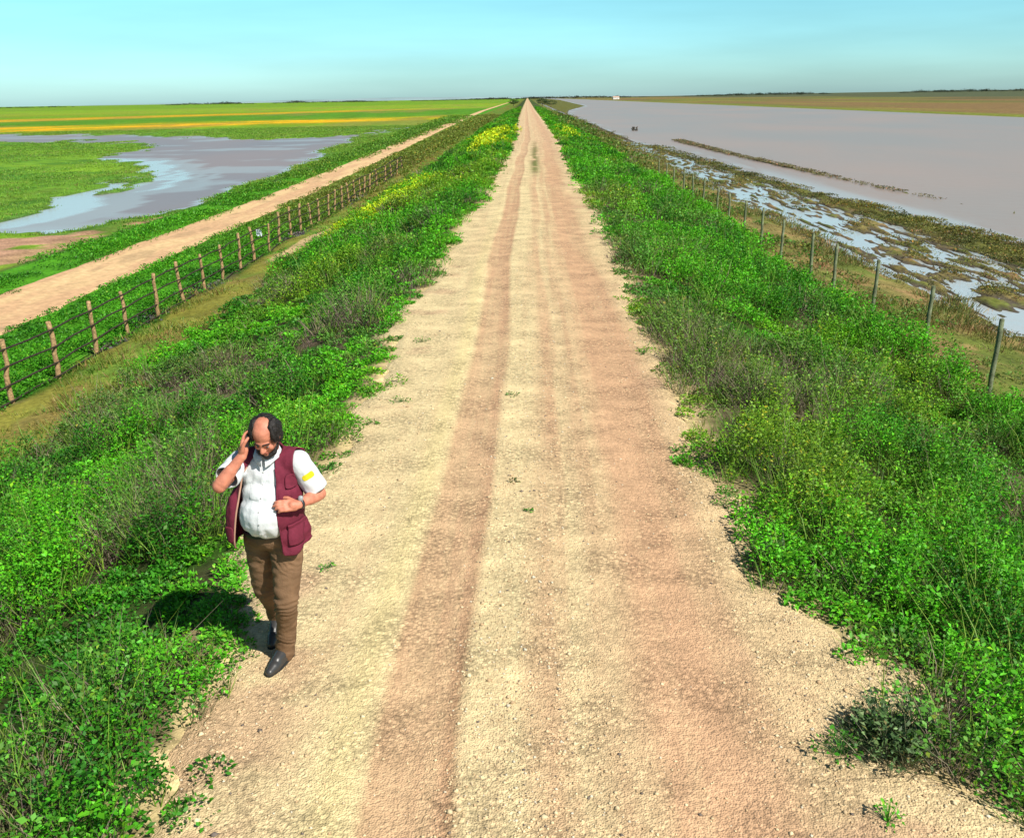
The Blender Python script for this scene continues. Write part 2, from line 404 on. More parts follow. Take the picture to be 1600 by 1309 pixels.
# dirt track on the low ground to the left
TYS = prog(12, 1500, .2, .009, 0)
to = trk_out(TYS) - .35; ti = trk_in(TYS) + .35
TXS = to[:, None] + (ti - to)[:, None] * np.linspace(0, 1, 40)[None]
def trk_z(x, y):
    d = np.maximum(trk_out(y) - x, x - trk_in(y))
    return -1.955 - .1 * sstep(-.1, .35, d) + (fbm(x * 1.5, y * 1.0, 121) - .5) * .04
def trk_col(x, y, z):
    n = fbm(x * 1.3, y * .25, 122)
    c = mix(c3(.66, .46, .24), c3(.57, .36, .20), sstep(.35, .65, n))
    c = mix(c, c3(.40, .27, .15), sstep(.66, .72, fbm(x * 1.0, y * .5, 124)) * .6)
    return c
track = link('dirt_track', grid_mesh('dirt_track', TXS, TYS, trk_z, trk_col), attr_mat('track_dirt', .95, .12, 10.0, .4, 30, .1))
tag(track, kind='structure')

# ------------------------------------------------------------------ water
def water_mat(name, mud, calm_sky_col, rough, spec, bstr=.15):
    m, nt, b = new_mat(name); L = nt.links
    a = nd(nt, 'ShaderNodeAttribute', attribute_name='Col')      # red channel: calm shallow water, sky reflection painted into its pale colour
    sp = nd(nt, 'ShaderNodeSeparateColor'); L.new(a.outputs['Color'], sp.inputs[0])
    geo = nd(nt, 'ShaderNodeNewGeometry')
    mp = nd(nt, 'ShaderNodeMapping'); mp.inputs['Scale'].default_value = (.05, .02, 1)
    L.new(geo.outputs['Position'], mp.inputs[0])
    n = nd(nt, 'ShaderNodeTexNoise', i_Scale=1.0, i_Detail=5.0); L.new(mp.outputs[0], n.inputs['Vector'])
    cr = nd(nt, 'ShaderNodeMix', data_type='RGBA')
    cr.inputs[6].default_value = (*mud, 1); cr.inputs[7].default_value = (mud[0] * 1.18, mud[1] * 1.02, mud[2] * .95, 1)
    mr = nd(nt, 'ShaderNodeMapRange'); mr.inputs['From Min'].default_value = .4; mr.inputs['From Max'].default_value = .65
    L.new(n.outputs[0], mr.inputs[0]); L.new(mr.outputs[0], cr.inputs[0])
    c2 = nd(nt, 'ShaderNodeMix', data_type='RGBA'); L.new(sp.outputs[0], c2.inputs[0]); L.new(cr.outputs[2], c2.inputs[6])
    c2.inputs[7].default_value = (*calm_sky_col, 1)
    L.new(c2.outputs[2], b.inputs['Base Color'])
    rr = nd(nt, 'ShaderNodeMapRange'); rr.inputs['To Min'].default_value = rough; rr.inputs['To Max'].default_value = .20
    L.new(sp.outputs[0], rr.inputs[0]); L.new(rr.outputs[0], b.inputs['Roughness'])
    sr = nd(nt, 'ShaderNodeMapRange'); sr.inputs['To Min'].default_value = spec; sr.inputs['To Max'].default_value = 1.0
    L.new(sp.outputs[0], sr.inputs[0]); L.new(sr.outputs[0], b.inputs['Specular IOR Level'])
    b.inputs['IOR'].default_value = 1.33
    wn = nd(nt, 'ShaderNodeTexNoise', i_Scale=1.1, i_Detail=6.0); L.new(geo.outputs['Position'], wn.inputs['Vector'])
    bp = nd(nt, 'ShaderNodeBump', i_Strength=bstr, i_Distance=.05)
    L.new(wn.outputs[0], bp.inputs['Height']); L.new(bp.outputs[0], b.inputs['Normal'])
    return m
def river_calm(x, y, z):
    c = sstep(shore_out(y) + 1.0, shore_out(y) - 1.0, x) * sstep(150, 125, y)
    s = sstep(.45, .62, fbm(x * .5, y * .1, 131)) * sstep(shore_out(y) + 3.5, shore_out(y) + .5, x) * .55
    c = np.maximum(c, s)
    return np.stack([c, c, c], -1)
river = link('river', grid_mesh('river', np.concatenate([np.arange(10.8, 24, .5), prog(24, 103, 1, .05)]), prog(-6, 6000, 1.0, .04), lambda x, y: 0 * x - 2.0, river_calm),
             water_mat('muddy_river', (.285, .25, .225), (.44, .48, .48), .36, .24, .5))
tag(river, kind='structure')
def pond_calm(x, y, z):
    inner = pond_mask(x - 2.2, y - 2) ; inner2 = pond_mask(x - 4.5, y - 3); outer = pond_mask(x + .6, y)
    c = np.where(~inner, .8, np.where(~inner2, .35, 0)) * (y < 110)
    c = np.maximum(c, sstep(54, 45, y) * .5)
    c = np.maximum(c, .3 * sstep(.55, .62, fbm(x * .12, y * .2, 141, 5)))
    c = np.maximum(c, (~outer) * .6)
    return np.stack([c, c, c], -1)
pond = link('marsh_water', grid_mesh('marsh_water', prog(-18.6, -1200, .4, .02, -8)[::-1], prog(28, 300, .5, .012), lambda x, y: 0 * x - 2.2, pond_calm),
            water_mat('marsh_water', (.215, .210, .225), (.42, .50, .50), .45, .3, .3))
tag(pond, kind='structure')
# ------------------------------------------------------------------ vegetation as real leaves
LEAF_M = attr_mat('leaves', .55, .25, 9.0, 0, 60, .35, .24, 1.3, .16)
DRY_M = attr_mat('dry_stems', .9, .2, 9.0, 0, 60, .1, .1, 1.3, .1)
H_CAM = 3.5

def unit(v): return v / np.maximum(np.linalg.norm(v, axis=1, keepdims=True), 1e-9)

def leaves(P, D, Ln, Wd, C, fold=.25):
    """one diamond leaf each: P base, D direction, Ln length, Wd width"""
    n = len(P)
    D = unit(D)
    up = np.tile(c3(0, 0, 1), (n, 1)) + rng.normal(0, .45, (n, 3))
    S = unit(np.cross(D, up)); N = np.cross(S, D)
    mid = P + D * (Ln * .48)[:, None]
    a = mid + S * (Wd * .5)[:, None] + N * (Wd * fold)[:, None]
    b = mid - S * (Wd * .5)[:, None] + N * (Wd * fold)[:, None]
    t = P + D * Ln[:, None] - N * (Ln * .12)[:, None]
    V = np.stack([P, a, t, b], 1).reshape(-1, 3)
    F = np.arange(n * 4).reshape(n, 4)
    return V, F, np.repeat(C, 4, axis=0)

def blades(P, D, Ln, Wd, C):
    n = len(P); D = unit(D)
    az = rng.uniform(0, 2 * np.pi, n)
    S = np.stack([np.cos(az), np.sin(az), 0 * az], 1)
    a = P + S * (Wd * .5)[:, None]; b = P - S * (Wd * .5)[:, None]
    bend_ = np.stack([np.cos(az + 1.5), np.sin(az + 1.5), -.3 + 0 * az], 1) * (Ln * .25)[:, None]
    m1 = P + D * (Ln * .55)[:, None] + S * (Wd * .35)[:, None]; m2 = m1 - S * (Wd * .7)[:, None]
    t = P + D * Ln[:, None] + bend_
    V = np.stack([a, b, m2, t, m1], 1).reshape(-1, 3)
    # quads : a b m2 m1 / m1 m2 t t
    i = np.arange(n) * 5
    F = np.concatenate([np.stack([i, i + 1, i + 2, i + 4], 1), np.stack([i + 4, i + 2, i + 3, i + 3], 1)])
    return V, F, np.repeat(C, 5, axis=0)

def join_parts(parts):
    V = []; F = []; C = []; o = 0
    for v, f, c in parts:
        V.append(v); F.append(f + o); C.append(c); o += len(v)
    return np.concatenate(V), np.concatenate(F), np.concatenate(C)

def build_stuff(name, parts, mat, label, cat):
    V, F, C = join_parts(parts)
    tri = F[:, 2] == F[:, 3]
    me = bpy.data.meshes.new(name)
    cnt = np.where(tri, 3, 4).astype(np.int32)
    keep = np.ones(F.shape, bool); keep[tri, 3] = False
    idx = F[keep].astype(np.int32)
    st = np.concatenate([[0], np.cumsum(cnt)[:-1]]).astype(np.int32)
    me.vertices.add(len(V)); me.vertices.foreach_set('co', V.astype(np.float32).ravel())
    me.loops.add(len(idx)); me.loops.foreach_set('vertex_index', idx)
    me.polygons.add(len(F)); me.polygons.foreach_set('loop_start', st); me.polygons.foreach_set('loop_total', cnt)
    me.update(calc_edges=True)
    a = me.attributes.new('Col', 'FLOAT_COLOR', 'POINT')
    cc = np.ones((len(V), 4), np.float32); cc[:, :3] = np.clip(C, 0, 1); a.data.foreach_set('color', cc.ravel())
    o = link(name, me, mat)
    if label: tag(o, label, cat, kind='stuff')
    print('STUFF', name, len(F))
    return o

def scatter(y0, y1, xa, xb, dens0, p=1.5, dref=9.0, limit=None):
    """random plant spots, density dens0 per m2 near, falling with distance; xa, xb functions of y"""
    X = []; Y = []
    y = y0
    while y < y1:
        yn = min(y1, max(y + .6, y * 1.08))
        ya, yb = y, yn
        A = min(xa(ya), xa(yb)); B = max(xb(ya), xb(yb))
        vis = .64 * (yb + 2.2) + 1.0
        A = max(A, -vis); B = min(B, vis)
        if B > A:
            d = math.hypot(yb, 3.5)
            dens = dens0 / max(1, (d / dref)) ** p
            n = rng.poisson(dens * (yb - ya) * (B - A))
            xx = rng.uniform(A, B, n); yy = rng.uniform(ya, yb, n)
            ok = (xx > np.interp(yy, [ya, yb], [xa(ya), xa(yb)])) & (xx < np.interp(yy, [ya, yb], [xb(ya), xb(yb)]))
            X.append(xx[ok]); Y.append(yy[ok])
        y = yn
    return np.concatenate(X), np.concatenate(Y)

def lod(x, y): return np.maximum(1, np.sqrt(x * x + y * y) / 11.0)

def broad_plants(x, y, r, h, nl, ll, col, base_z=None, open_=.35):
    """dome plants: arrays r, h, col (n,3)"""
    n = len(x)
    z = ground_z(x, y) if base_z is None else base_z
    k = np.repeat(np.arange(n), nl)
    m = len(k)
    rho = np.sqrt(rng.uniform(0, 1, m)); az = rng.uniform(0, 2 * np.pi, m)
    top = 1 - .6 * rho ** 2.2
    hh = h[k] * top * (open_ + (1 - open_) * rng.uniform(0, 1, m) ** .55)
    P = np.stack([x[k] + r[k] * rho * np.cos(az), y[k] + r[k] * rho * np.sin(az), z[k] + hh], 1)
    az2 = az + rng.normal(0, .9, m)
    el = rng.normal(.35, .45, m)
    D = np.stack([np.cos(az2) * np.cos(el), np.sin(az2) * np.cos(el), np.sin(el)], 1)
    L_ = ll[k] * rng.uniform(.6, 1.35, m)
    c = col[k] * rng.uniform(.62, 1.4, (m, 1)) * (1 + rng.normal(0, .07, (m, 3)))
    yel = rng.uniform(0, 1, m) < .06
    c[yel] = c[yel] * c3(2.2, 1.15, 1.2)
    return leaves(P, D, L_, L_ * rng.uniform(.42, .7, m), c)

def blade_plants(x, y, r, h, nb, wd, col, lean=.35, base_z=None, sat=.25):
    n = len(x); z = ground_z(x, y) if base_z is None else base_z
    k = np.repeat(np.arange(n), nb); m = len(k)
    rho = np.sqrt(rng.uniform(0, 1, m)); az = rng.uniform(0, 2 * np.pi, m)
    P = np.stack([x[k] + r[k] * rho * np.cos(az), y[k] + r[k] * rho * np.sin(az), z[k] - .01], 1)
    D = np.stack([np.cos(az) * lean * rho + rng.normal(0, .18, m), np.sin(az) * lean * rho + rng.normal(0, .18, m), 1 + 0 * rho], 1)
    c = col[k] * rng.uniform(1 - sat * 1.4, 1 + sat * 1.6, (m, 1))
    return blades(P, D, h[k] * rng.uniform(.5, 1.15, m), wd[k], c)

def canopy(x, y):
    d = np.maximum(road_left(y) - x, x - road_right(y))
    m = fbm(x * .85, y * .7, 151, 3)
    h = .06 + .64 * sstep(.37, .64, m)
    h = h * (1 - .88 * np.exp(-((x + 2.65) / 1.0) ** 4 - ((y - 6.25) / .9) ** 4))
    return h * (.30 + .70 * sstep(0, .7, d)) * (1 - .45 * sstep(50, 150, y)), d

parts_g = []; parts_d = []; parts_r = []
def slope_zone(xa, xb, dens, y0=2.6, y1=420):
    x, y = scatter(y0, y1, xa, xb, dens, 1.32)
    h, d = canopy(x, y)
    bs = brown_score(x, y)
    keep = (d > -.02 + .1 * rng.normal(0, 1, len(x)) * np.minimum(1, 25 / y) + .0045 * np.maximum(0, y - 30) * .8) & (rng.uniform(0, 1, len(x)) < .45 + .9 * sstep(0, .35, d))
    x, y, h, bs, d = x[keep], y[keep], h[keep], bs[keep], d[keep]
    s = lod(x, y)
    gaps = vnoise(x * 3.1, y * 3.1, 153)
    pg = 1 - .45 * sstep(.08, .32, bs)
    g = (rng.uniform(0, 1, len(x)) < pg) & (gaps > .25)
    xs, ys, hs, ss, bb = x[g], y[g], h[g], s[g], bs[g]
    n = len(xs)
    tone = fbm(xs * .9, ys * .7, 155)
    col = mix(c3(.035, .19, .010), c3(.105, .44, .011), sstep(.33, .6, tone + rng.normal(0, .07, n)))
    yg = fbm(xs * .35, ys * .2, 156)
    col = mix(col, c3(.22, .36, .02), sstep(.52, .72, yg) * .7)
    col = mix(col, c3(.12, .20, .05), sstep(.05, .35, bb) * .6)
    parts_g.append(broad_plants(xs, ys, np.minimum(.11 * ss ** .8, .36) * rng.uniform(.7, 1.4, n), hs * rng.uniform(.7, 1.2, n), 72, .033 * np.minimum(ss, 14) ** .66 * np.where(rng.uniform(0, 1, n) < .18, 1.3, 1), col))
    # dead, twiggy growth among and between
    g2 = rng.uniform(0, 1, len(x)) < (.04 + .56 * sstep(.06, .32, bs))
    xs, ys, hs, ss = x[g2], y[g2], h[g2], s[g2]; n = len(xs)
    t = rng.uniform(0, 1, n)
    col = mix(c3(.27, .22, .15), c3(.15, .11, .10), t); col = mix(col, c3(.17, .18, .075), sstep(.6, .9, rng.uniform(0, 1, n)))
    parts_d.append(blade_plants(xs, ys, np.minimum(.12 * ss, .5), (hs * .92 + .04) * rng.uniform(.7, 1.2, n), 22, .007 * ss ** .95, col, .9))
    # grass blades mixed in
    g3 = rng.uniform(0, 1, len(x)) < .28
    xs, ys, hs, ss = x[g3], y[g3], h[g3], s[g3]; n = len(xs)
    col = mix(c3(.09, .27, .02), c3(.20, .30, .035), rng.uniform(0, 1, n))
    parts_r.append(blade_plants(xs, ys, np.minimum(.10 * ss, .4), hs * 1.1 + .05, 14, .008 * ss ** .95, col, .6))

slope_zone(lambda y: -7.9, lambda y: float(road_left(np.array([y]))[0]) + .15, 62)
slope_zone(lambda y: float(road_right(np.array([y]))[0]) - .15, lambda y: 7.4, 62)
build_stuff('leafy_weeds', parts_g, LEAF_M, 'dense bright green leafy weeds covering both slopes of the embankment road', 'weeds')
build_stuff('dead_stems', parts_d, DRY_M, 'patches of grey brown dead stems among the green weeds on both slopes', 'dry weeds')

# verges beside the lower track, ground cover along the rail fence
pg = []; pr = list(parts_r)
x, y = scatter(14, 330, lambda y: -13.3, lambda y: -10.1, 16, 1.25, 16)
s = lod(x, y) * .9; n = len(x)
ed = sstep(-13.5, -12.9, x) * sstep(-9.9, -10.8, x)
tone = fbm(x * .7, y * .4, 161)
col = mix(c3(.03, .16, .01), c3(.08, .33, .012), sstep(.35, .6, tone)); col = mix(col, c3(.2, .2, .04), sstep(32, 60, y) * .75)
pg.append(broad_plants(x, y, .14 * s, (.08 + .26 * ed * sstep(.3, .6, tone)) * rng.uniform(.7, 1.2, n), 50, .036 * s ** .75, col))
x, y = scatter(20, 330, lambda y: float(trk_out(np.array([y]))[0]) - 2.3 - .006 * y, lambda y: float(trk_out(np.array([y]))[0]) + .1, 14, 1.25, 16)
s = lod(x, y) * .9; n = len(x); tone = fbm(x * .6, y * .3, 162)
g = tone > .40; x, y, s, tone = x[g], y[g], s[g], tone[g]; n = len(x)
col = mix(c3(.03, .15, .01), c3(.08, .32, .012), sstep(.35, .6, tone)); col = mix(col, c3(.17, .19, .04), sstep(45, 80, y) * .4)
pg.append(broad_plants(x, y, .15 * s, (.07 + .20 * sstep(.35, .6, tone)) * rng.uniform(.7, 1.2, n), 50, .035 * s ** .75, col))
# moss strip : low
x, y = scatter(10, 200, lambda y: -10.4, lambda y: -7.0, 16, 1.2, 16)
s = lod(x, y) * .9; tone = fbm(x * .6, y * .3, 163); g = rng.uniform(0, 1, len(x)) < .25 + .6 * sstep(.45, .6, tone)
x, y, s, tone = x[g], y[g], s[g], tone[g]; n = len(x)
col = mix(c3(.20, .19, .03), c3(.10, .23, .02), rng.uniform(0, 1, n)); col = mix(col, c3(.26, .17, .06), sstep(.6, .9, rng.uniform(0, 1, n)))
pr.append(blade_plants(x, y, .13 * s, .05 + .16 * sstep(.4, .65, tone) * rng.uniform(.5, 1.2, n), 16, .010 * s, col, .8))
build_stuff('verge_plants', pg, LEAF_M, 'bright green low plants lining both sides of the lower dirt track', 'weeds')
# dry grass between the wire fence and the marsh
x, y = scatter(7, 330, lambda y: 6.4, lambda y: 11.9, 20, 1.25, 15)
s = lod(x, y) * .9; n = len(x); tone = fbm(x * .7, y * .35, 164)
g = rng.uniform(0, 1, n) < .35 + .8 * sstep(.4, .6, tone) ; x, y, s, tone = x[g], y[g], s[g], tone[g]; n = len(x)
h = (.06 + .2 * sstep(.42, .62, tone)) * rng.uniform(.6, 1.3, n)
col = mix(c3(.23, .18, .06), c3(.12, .17, .03), sstep(.3, .7, rng.uniform(0, 1, n) * .6 + tone * .5)); col = mix(col, c3(.30, .17, .08), sstep(.75, .95, rng.uniform(0, 1, n)))
pr.append(blade_plants(x, y, .14 * s, h, 20, .010 * s, col, .8))
g = (rng.uniform(0, 1, n) < .3) & (x < 9.5)
pg2 = [broad_plants(x[g], y[g], .13 * s[g], h[g] * 1.1, 24, .045 * s[g] ** .85, mix(c3(.06, .2, .02), c3(.17, .2, .04), rng.uniform(0, 1, g.sum())))]
x = -19.5 - 95 * rng.uniform(0, 1, 60000) ** 1.3; y = 36 + 190 * rng.uniform(0, 1, 60000) ** 1.5
g = (ground_z(x, y) > -2.18) & (fbm(x * .12, y * .04, 205) + rng.normal(0, .06, 60000) > .44) & (np.abs(x) < .62 * y + 3) & ~in_poly(x, y, np.array([(-19.0, 49), (-19.0, 34), (-27, 32), (-28, 42), (-22, 44)]))
x, y = x[g], y[g]; n = len(x); s = lod(x, y) * .6
col = mix(c3(.09, .24, .02), c3(.21, .34, .03), rng.uniform(0, 1, n)); col = mix(col, c3(.22, .19, .06), (rng.uniform(0, 1, n) < .12) * .8)
pr.append(blade_plants(x, y, .16 * s ** .8, .06 + .10 * rng.uniform(0, 1, n), 9, .014 * s, col, .9))
build_stuff('grass', pr, LEAF_M, 'olive and yellow green grass along the fences and among the weeds', 'grass')
# weeds on the river bank and clumps in the marsh
x, y = scatter(12, 240, lambda y: 10.6, lambda y: 19.3, 22, 1.2, 18)
z = ground_z(x, y); si = shore_in(y); so = shore_out(y)
tone = fbm(x * .8, y * .4, 165)
onbank = (x > si) & (x < so - .05) & (z > -1.98)
inmarsh = (x < si) & (z > -1.955) & (tone > .48)
g = (onbank & (rng.uniform(0, 1, len(x)) < .9)) | (inmarsh & (rng.uniform(0, 1, len(x)) < .6))
x, y, z, tone = x[g], y[g], z[g], tone[g]; n = len(x); s = lod(x, y) * .85
h = (.05 + .20 * sstep(.42, .62, tone)) * rng.uniform(.7, 1.2, n) * np.where(x < shore_in(y), .45, 1)
col = mix(c3(.08, .10, .03), c3(.19, .19, .04), sstep(.35, .65, tone + rng.normal(0, .1, n))); col = mix(col, c3(.2, .15, .07), sstep(.8, .95, rng.uniform(0, 1, n)))
pg2.append(broad_plants(x, y, .15 * s, h, 60, .032 * s ** .7, col, base_z=z))
sy = rng.uniform(50, 127, 420); sx = np.interp(sy, SPIT[::-1, 1], SPIT[::-1, 0]) + rng.normal(0, .18, 420)
z = ground_z(sx, sy); g = z > -2.0; sx, sy, z = sx[g], sy[g], z[g]; s = lod(sx, sy) * .8; n = len(sx)
pg2.append(broad_plants(sx, sy, .16 * s ** .6, .03 + .05 * rng.uniform(0, 1, n), 30, .04 * s ** .6, mix(c3(.17, .16, .08), c3(.22, .20, .10), rng.uniform(0, 1, n)), base_z=z))
build_stuff('bank_weeds', pg2, LEAF_M, 'dark olive weeds and reeds along the river bank and marsh edge', 'weeds')
# yellow flowering patches along the embankment
pf = []
for bx, by, sx_, sy_, m in [(-3.3, 100, .8, 16, 340), (-2.8, 84, .5, 7, 180), (-5.9, 52, .7, 4.5, 320), (-6.3, 45, .7, 3, 240), (-7.0, 39, .5, 2.2, 130), (-6.6, 56, .8, 5, 140), (3.9, 110, .5, 14, 25)]:
    x = rng.normal(bx, sx_ * .6, m); y = rng.normal(by, sy_ * .6, m); s = lod(x, y)
    cf = mix(c3(.56, .66, .01), c3(.28, .52, .015), rng.uniform(0, 1, m) ** 1.3)
    pf.append(broad_plants(x, y, .13 * s, .38 + .15 * rng.uniform(0, 1, m), 24, .035 * s ** .85, cf, open_=.8))
build_stuff('yellow_flowers', pf, LEAF_M, 'yellow flowering patches far along the road embankment', 'flowers')

# ---- single plants standing on the bare road edge
def clump(name, x, y, r, h, nl, ll, col, label, cat, blades_n=0, bcol=None, group=None, z=None, open_=.25):
    zz = float(ground_z(np.array([x]), np.array([y]))[0]) if z is None else z
    zz = max(zz, float(road_z(np.array([x]), np.array([y]))[0])) - .004
    parts = []
    k = max(1, int(r / .10)) ** 2
    if r > .12:
        a = rng.uniform(0, 6.28, k); rr = np.sqrt(rng.uniform(0, 1, k)) * (r - .08) * .65
        px = x + rr * np.cos(a); py = y + rr * np.sin(a); pr_ = np.full(k, .13); ph = h * rng.uniform(.6, 1.1, k) * (1 - .45 * (rr / r) ** 2)
    else:
        px = np.array([x]); py = np.array([y]); pr_ = np.array([r]); ph = np.array([h])
    n = len(px)
    C = np.tile(c3(*col) * c3(1.3, 1.3, 1.1), (n, 1)) * rng.uniform(.8, 1.2, (n, 1))
    parts.append(broad_plants(px - x, py - y, pr_, ph, nl, np.full(n, ll), C, base_z=np.zeros(n), open_=open_))
    lb = parts[0][0][0::4]; m = len(lb); root_ = np.zeros((m, 3)); root_[:, :2] = lb[:, :2] * .12
    wv = unit(np.cross(lb - root_, np.tile(c3(0, 0, 1), (m, 1))) + 1e-6) * .0016
    mid = (lb + root_) * .5 + np.stack([0 * lb[:, 0], 0 * lb[:, 0], lb[:, 2] * .12], 1)
    sv = np.stack([root_ - wv, root_ + wv, mid + wv, mid - wv, lb + wv * .6, lb - wv * .6], 1).reshape(-1, 3); i6 = np.arange(m) * 6
    parts.append((sv, np.concatenate([np.stack([i6, i6 + 1, i6 + 2, i6 + 3], 1), np.stack([i6 + 3, i6 + 2, i6 + 4, i6 + 5], 1)]), np.tile(c3(*col) * .8, (m * 6, 1))))
    if blades_n:
        parts.append(blade_plants(px - x, py - y, pr_, ph * 1.1, blades_n, np.full(n, .006), np.tile(c3(*(bcol or col)), (n, 1)), 1.0, base_z=np.zeros(n)))
    o = build_stuff(name, parts, LEAF_M, None, None)
    o.location = (x, y, zz)
    tag(o, label, cat, group)
    return o
G1 = (.05, .20, .015); G2 = (.07, .28, .015); SAGE = (.085, .15, .06)
clump('shrub', 2.03, 4.62, .42, .34, 70, .035, SAGE, 'wispy grey green shrub on the gravel at the lower right road edge', 'shrub', 30, (.2, .2, .11))
clump('shrub', 1.72, 4.50, .16, .16, 60, .032, G1, 'small dark green shrub just left of the wispy grey green shrub', 'shrub', 10, (.1, .2, .03))
clump('shrub', 1.86, 6.82, .30, .26, 70, .035, (.055, .13, .03), 'dark green shrub jutting into the road from its right edge', 'shrub', 16, (.14, .17, .06))
WG = 'small weeds growing out of the bare road edges'
for (x, y, r, h, col, lab) in [
    (1.72, 7.95, .10, .06, G2, 'flat green weed on the right road edge, nearest of the three in a row'),
    (1.80, 8.25, .12, .07, G2, 'flat green weed on the right road edge, middle one of three in a row'),
    (1.72, 8.75, .10, .07, G2, 'flat green weed on the right road edge, farthest of the three in a row'),
    (1.78, 3.98, .07, .12, G2, 'upright green weed at the bottom edge of the photo, right of the road'),
    (-1.86, 4.05, .08, .05, G2, 'flat green weed at the lower left corner of the gravel road'),
    (-1.62, 6.78, .06, .05, G1, 'tiny green weed on the gravel just behind the walking man'),
    (-1.55, 11.15, .17, .08, G1, 'low dark green weed on the left gravel edge beyond the man'),
    (-1.62, 14.2, .15, .08, G1, 'low green weed on the left road edge, farther than the one beyond the man'),
    (-.03, 7.80, .035, .03, G1, 'tiny dark green weed in the road centre, nearest one'),
    (-.17, 8.5, .05, .015, (.12, .14, .05), 'thin grey green sprig lying in the road centre'),
    (-.22, 11.3, .11, .03, (.08, .17, .04), 'small green weed in the road centre, farthest one'),
    (1.72, 15.6, .12, .12, G1, 'small dark weed at the right road edge near the brown patch'),
    (1.62, 13.3, .10, .10, G1, 'small dark weed at the right road edge, nearer than the brown patch'),
    (1.50, 9.35, .08, .08, G1, 'small dark weed at the right road edge, a little beyond the flat weeds')]:
    clump('weed', x, y, r, h, 42 if r > .06 else 22, .028, col, lab, 'weed', group=WG, open_=.15)

# ------------------------------------------------------------------ gravel
def stones(x, y, z, r, C):
    """squashed, jittered octahedra -> 8 tris each (as degenerate-free tris)"""
    n = len(x)
    base = np.array([(1, 0, 0), (0, 1, 0), (-1, 0, 0), (0, -1, 0), (0, 0, .6), (.1, 0, -.5)], float)
    tri = np.array([(0, 1, 4), (1, 2, 4), (2, 3, 4), (3, 0, 4), (1, 0, 5), (2, 1, 5), (3, 2, 5), (0, 3, 5)])
    V = base[None] * rng.uniform(.65, 1.2, (n, 6, 1)) * r[:, None, None]
    a = rng.uniform(0, 6.28, n); ca, sa = np.cos(a), np.sin(a)
    V = np.stack([V[..., 0] * ca[:, None] - V[..., 1] * sa[:, None], V[..., 0] * sa[:, None] + V[..., 1] * ca[:, None], V[..., 2]], -1)
    V = V + np.stack([x, y, z], -1)[:, None]
    F = (tri[None] + (np.arange(n) * 6)[:, None, None]).reshape(-1, 3)
    return V.reshape(-1, 3), F, np.repeat(C, 6, axis=0)
n = 60000
y = 2.6 + 22 * rng.uniform(0, 1, n) ** 1.9; x = rng.uniform(-2.4, 2.6, n)
xb = x + .05 * np.sin(y * .35)
dn = np.interp(xb, [-2.5, -1.3, -1.05, -.85, -.6, -.42, -.36, -.05, .1, .5, .7, 1.0, 1.35, 1.6, 2.6], [.5, .35, .1, .06, .06, .3, 1.0, 1.0, .6, .35, .15, .12, .2, .7, .8])
dn = dn * (.25 + 1.3 * sstep(.35, .62, fbm(x * 1.2, y * .8, 171)))
g = (rng.uniform(0, 1, n) < dn) & (x > road_left(y) - .2) & (x < road_right(y) + .3)
x, y = x[g], y[g]; n = len(x)
r = .006 + .009 * rng.uniform(0, 1, n) ** 2.5 + .012 * (rng.uniform(0, 1, n) < .02)
t = rng.uniform(0, 1, n)
C = mix(c3(.70, .58, .36), c3(.48, .33, .19), t); C = mix(C, c3(.62, .55, .42), sstep(.85, .95, rng.uniform(0, 1, n))); C = mix(C, c3(.16, .13, .11), sstep(.95, .97, rng.uniform(0, 1, n)))
zz = np.maximum(road_z(x, y), ground_z(x, y)) + r * .15
V, F, C = stones(x, y, zz, r, C)
gravel = link('gravel', mesh_np('gravel', V, F, C), attr_mat('pebbles', .9, .12, 60, 0, 60, .15))
tag(gravel, 'loose pale and tan pebbles strewn over the near part of the gravel road', 'gravel', kind='stuff')
n = 900
y = rng.uniform(21, 34, n); 
# dark rubble on the dark patches under the rail fence
sx = []; sy = []
for bx, by, a, b, m in [(-10.2, 22.5, .25, .7, 60), (-10.35, 25.3, .25, .6, 60), (-10.3, 29.6, .35, 1.0, 90), (-10.3, 42, .4, 1.8, 160), (-10.2, 58, .35, 3.5, 160)]:
    sx.append(rng.normal(bx, a * .6, m)); sy.append(rng.normal(by, b * .6, m))
x = np.concatenate(sx); y = np.concatenate(sy); n = len(x); r = rng.uniform(.04, .11, n) * np.maximum(1, y / 40)
C = mix(c3(.045, .045, .055), c3(.16, .14, .13), rng.uniform(0, 1, n))
V, F, C = stones(x, y, ground_z(x, y) + r * .1, r, C)
rub = link('rubble', mesh_np('rubble', V, F, C), attr_mat('dark_rubble', .8, .2, 20, 0, 60, .2))
tag(rub, 'dark rubble heaped under the lowest rail of the left fence', 'rubble', kind='stuff')

# ------------------------------------------------------------------ fences
WOOD_M = flat_mat('weathered_wood', (.34, .22, .11), .9, .5, 22, .1, .5, 60)
RAIL_M = flat_mat('dark_rail', (.045, .034, .026), .75, .3, 8, .2, .4, 60)
POST_M = flat_mat('grey_green_post', (.17, .19, .11), .9, .45, 10, .1, .5, 60)
WIRE_M = flat_mat('rusty_wire', (.12, .09, .07), .6, .2, 10, .3, metallic=.4)
random.seed(5)

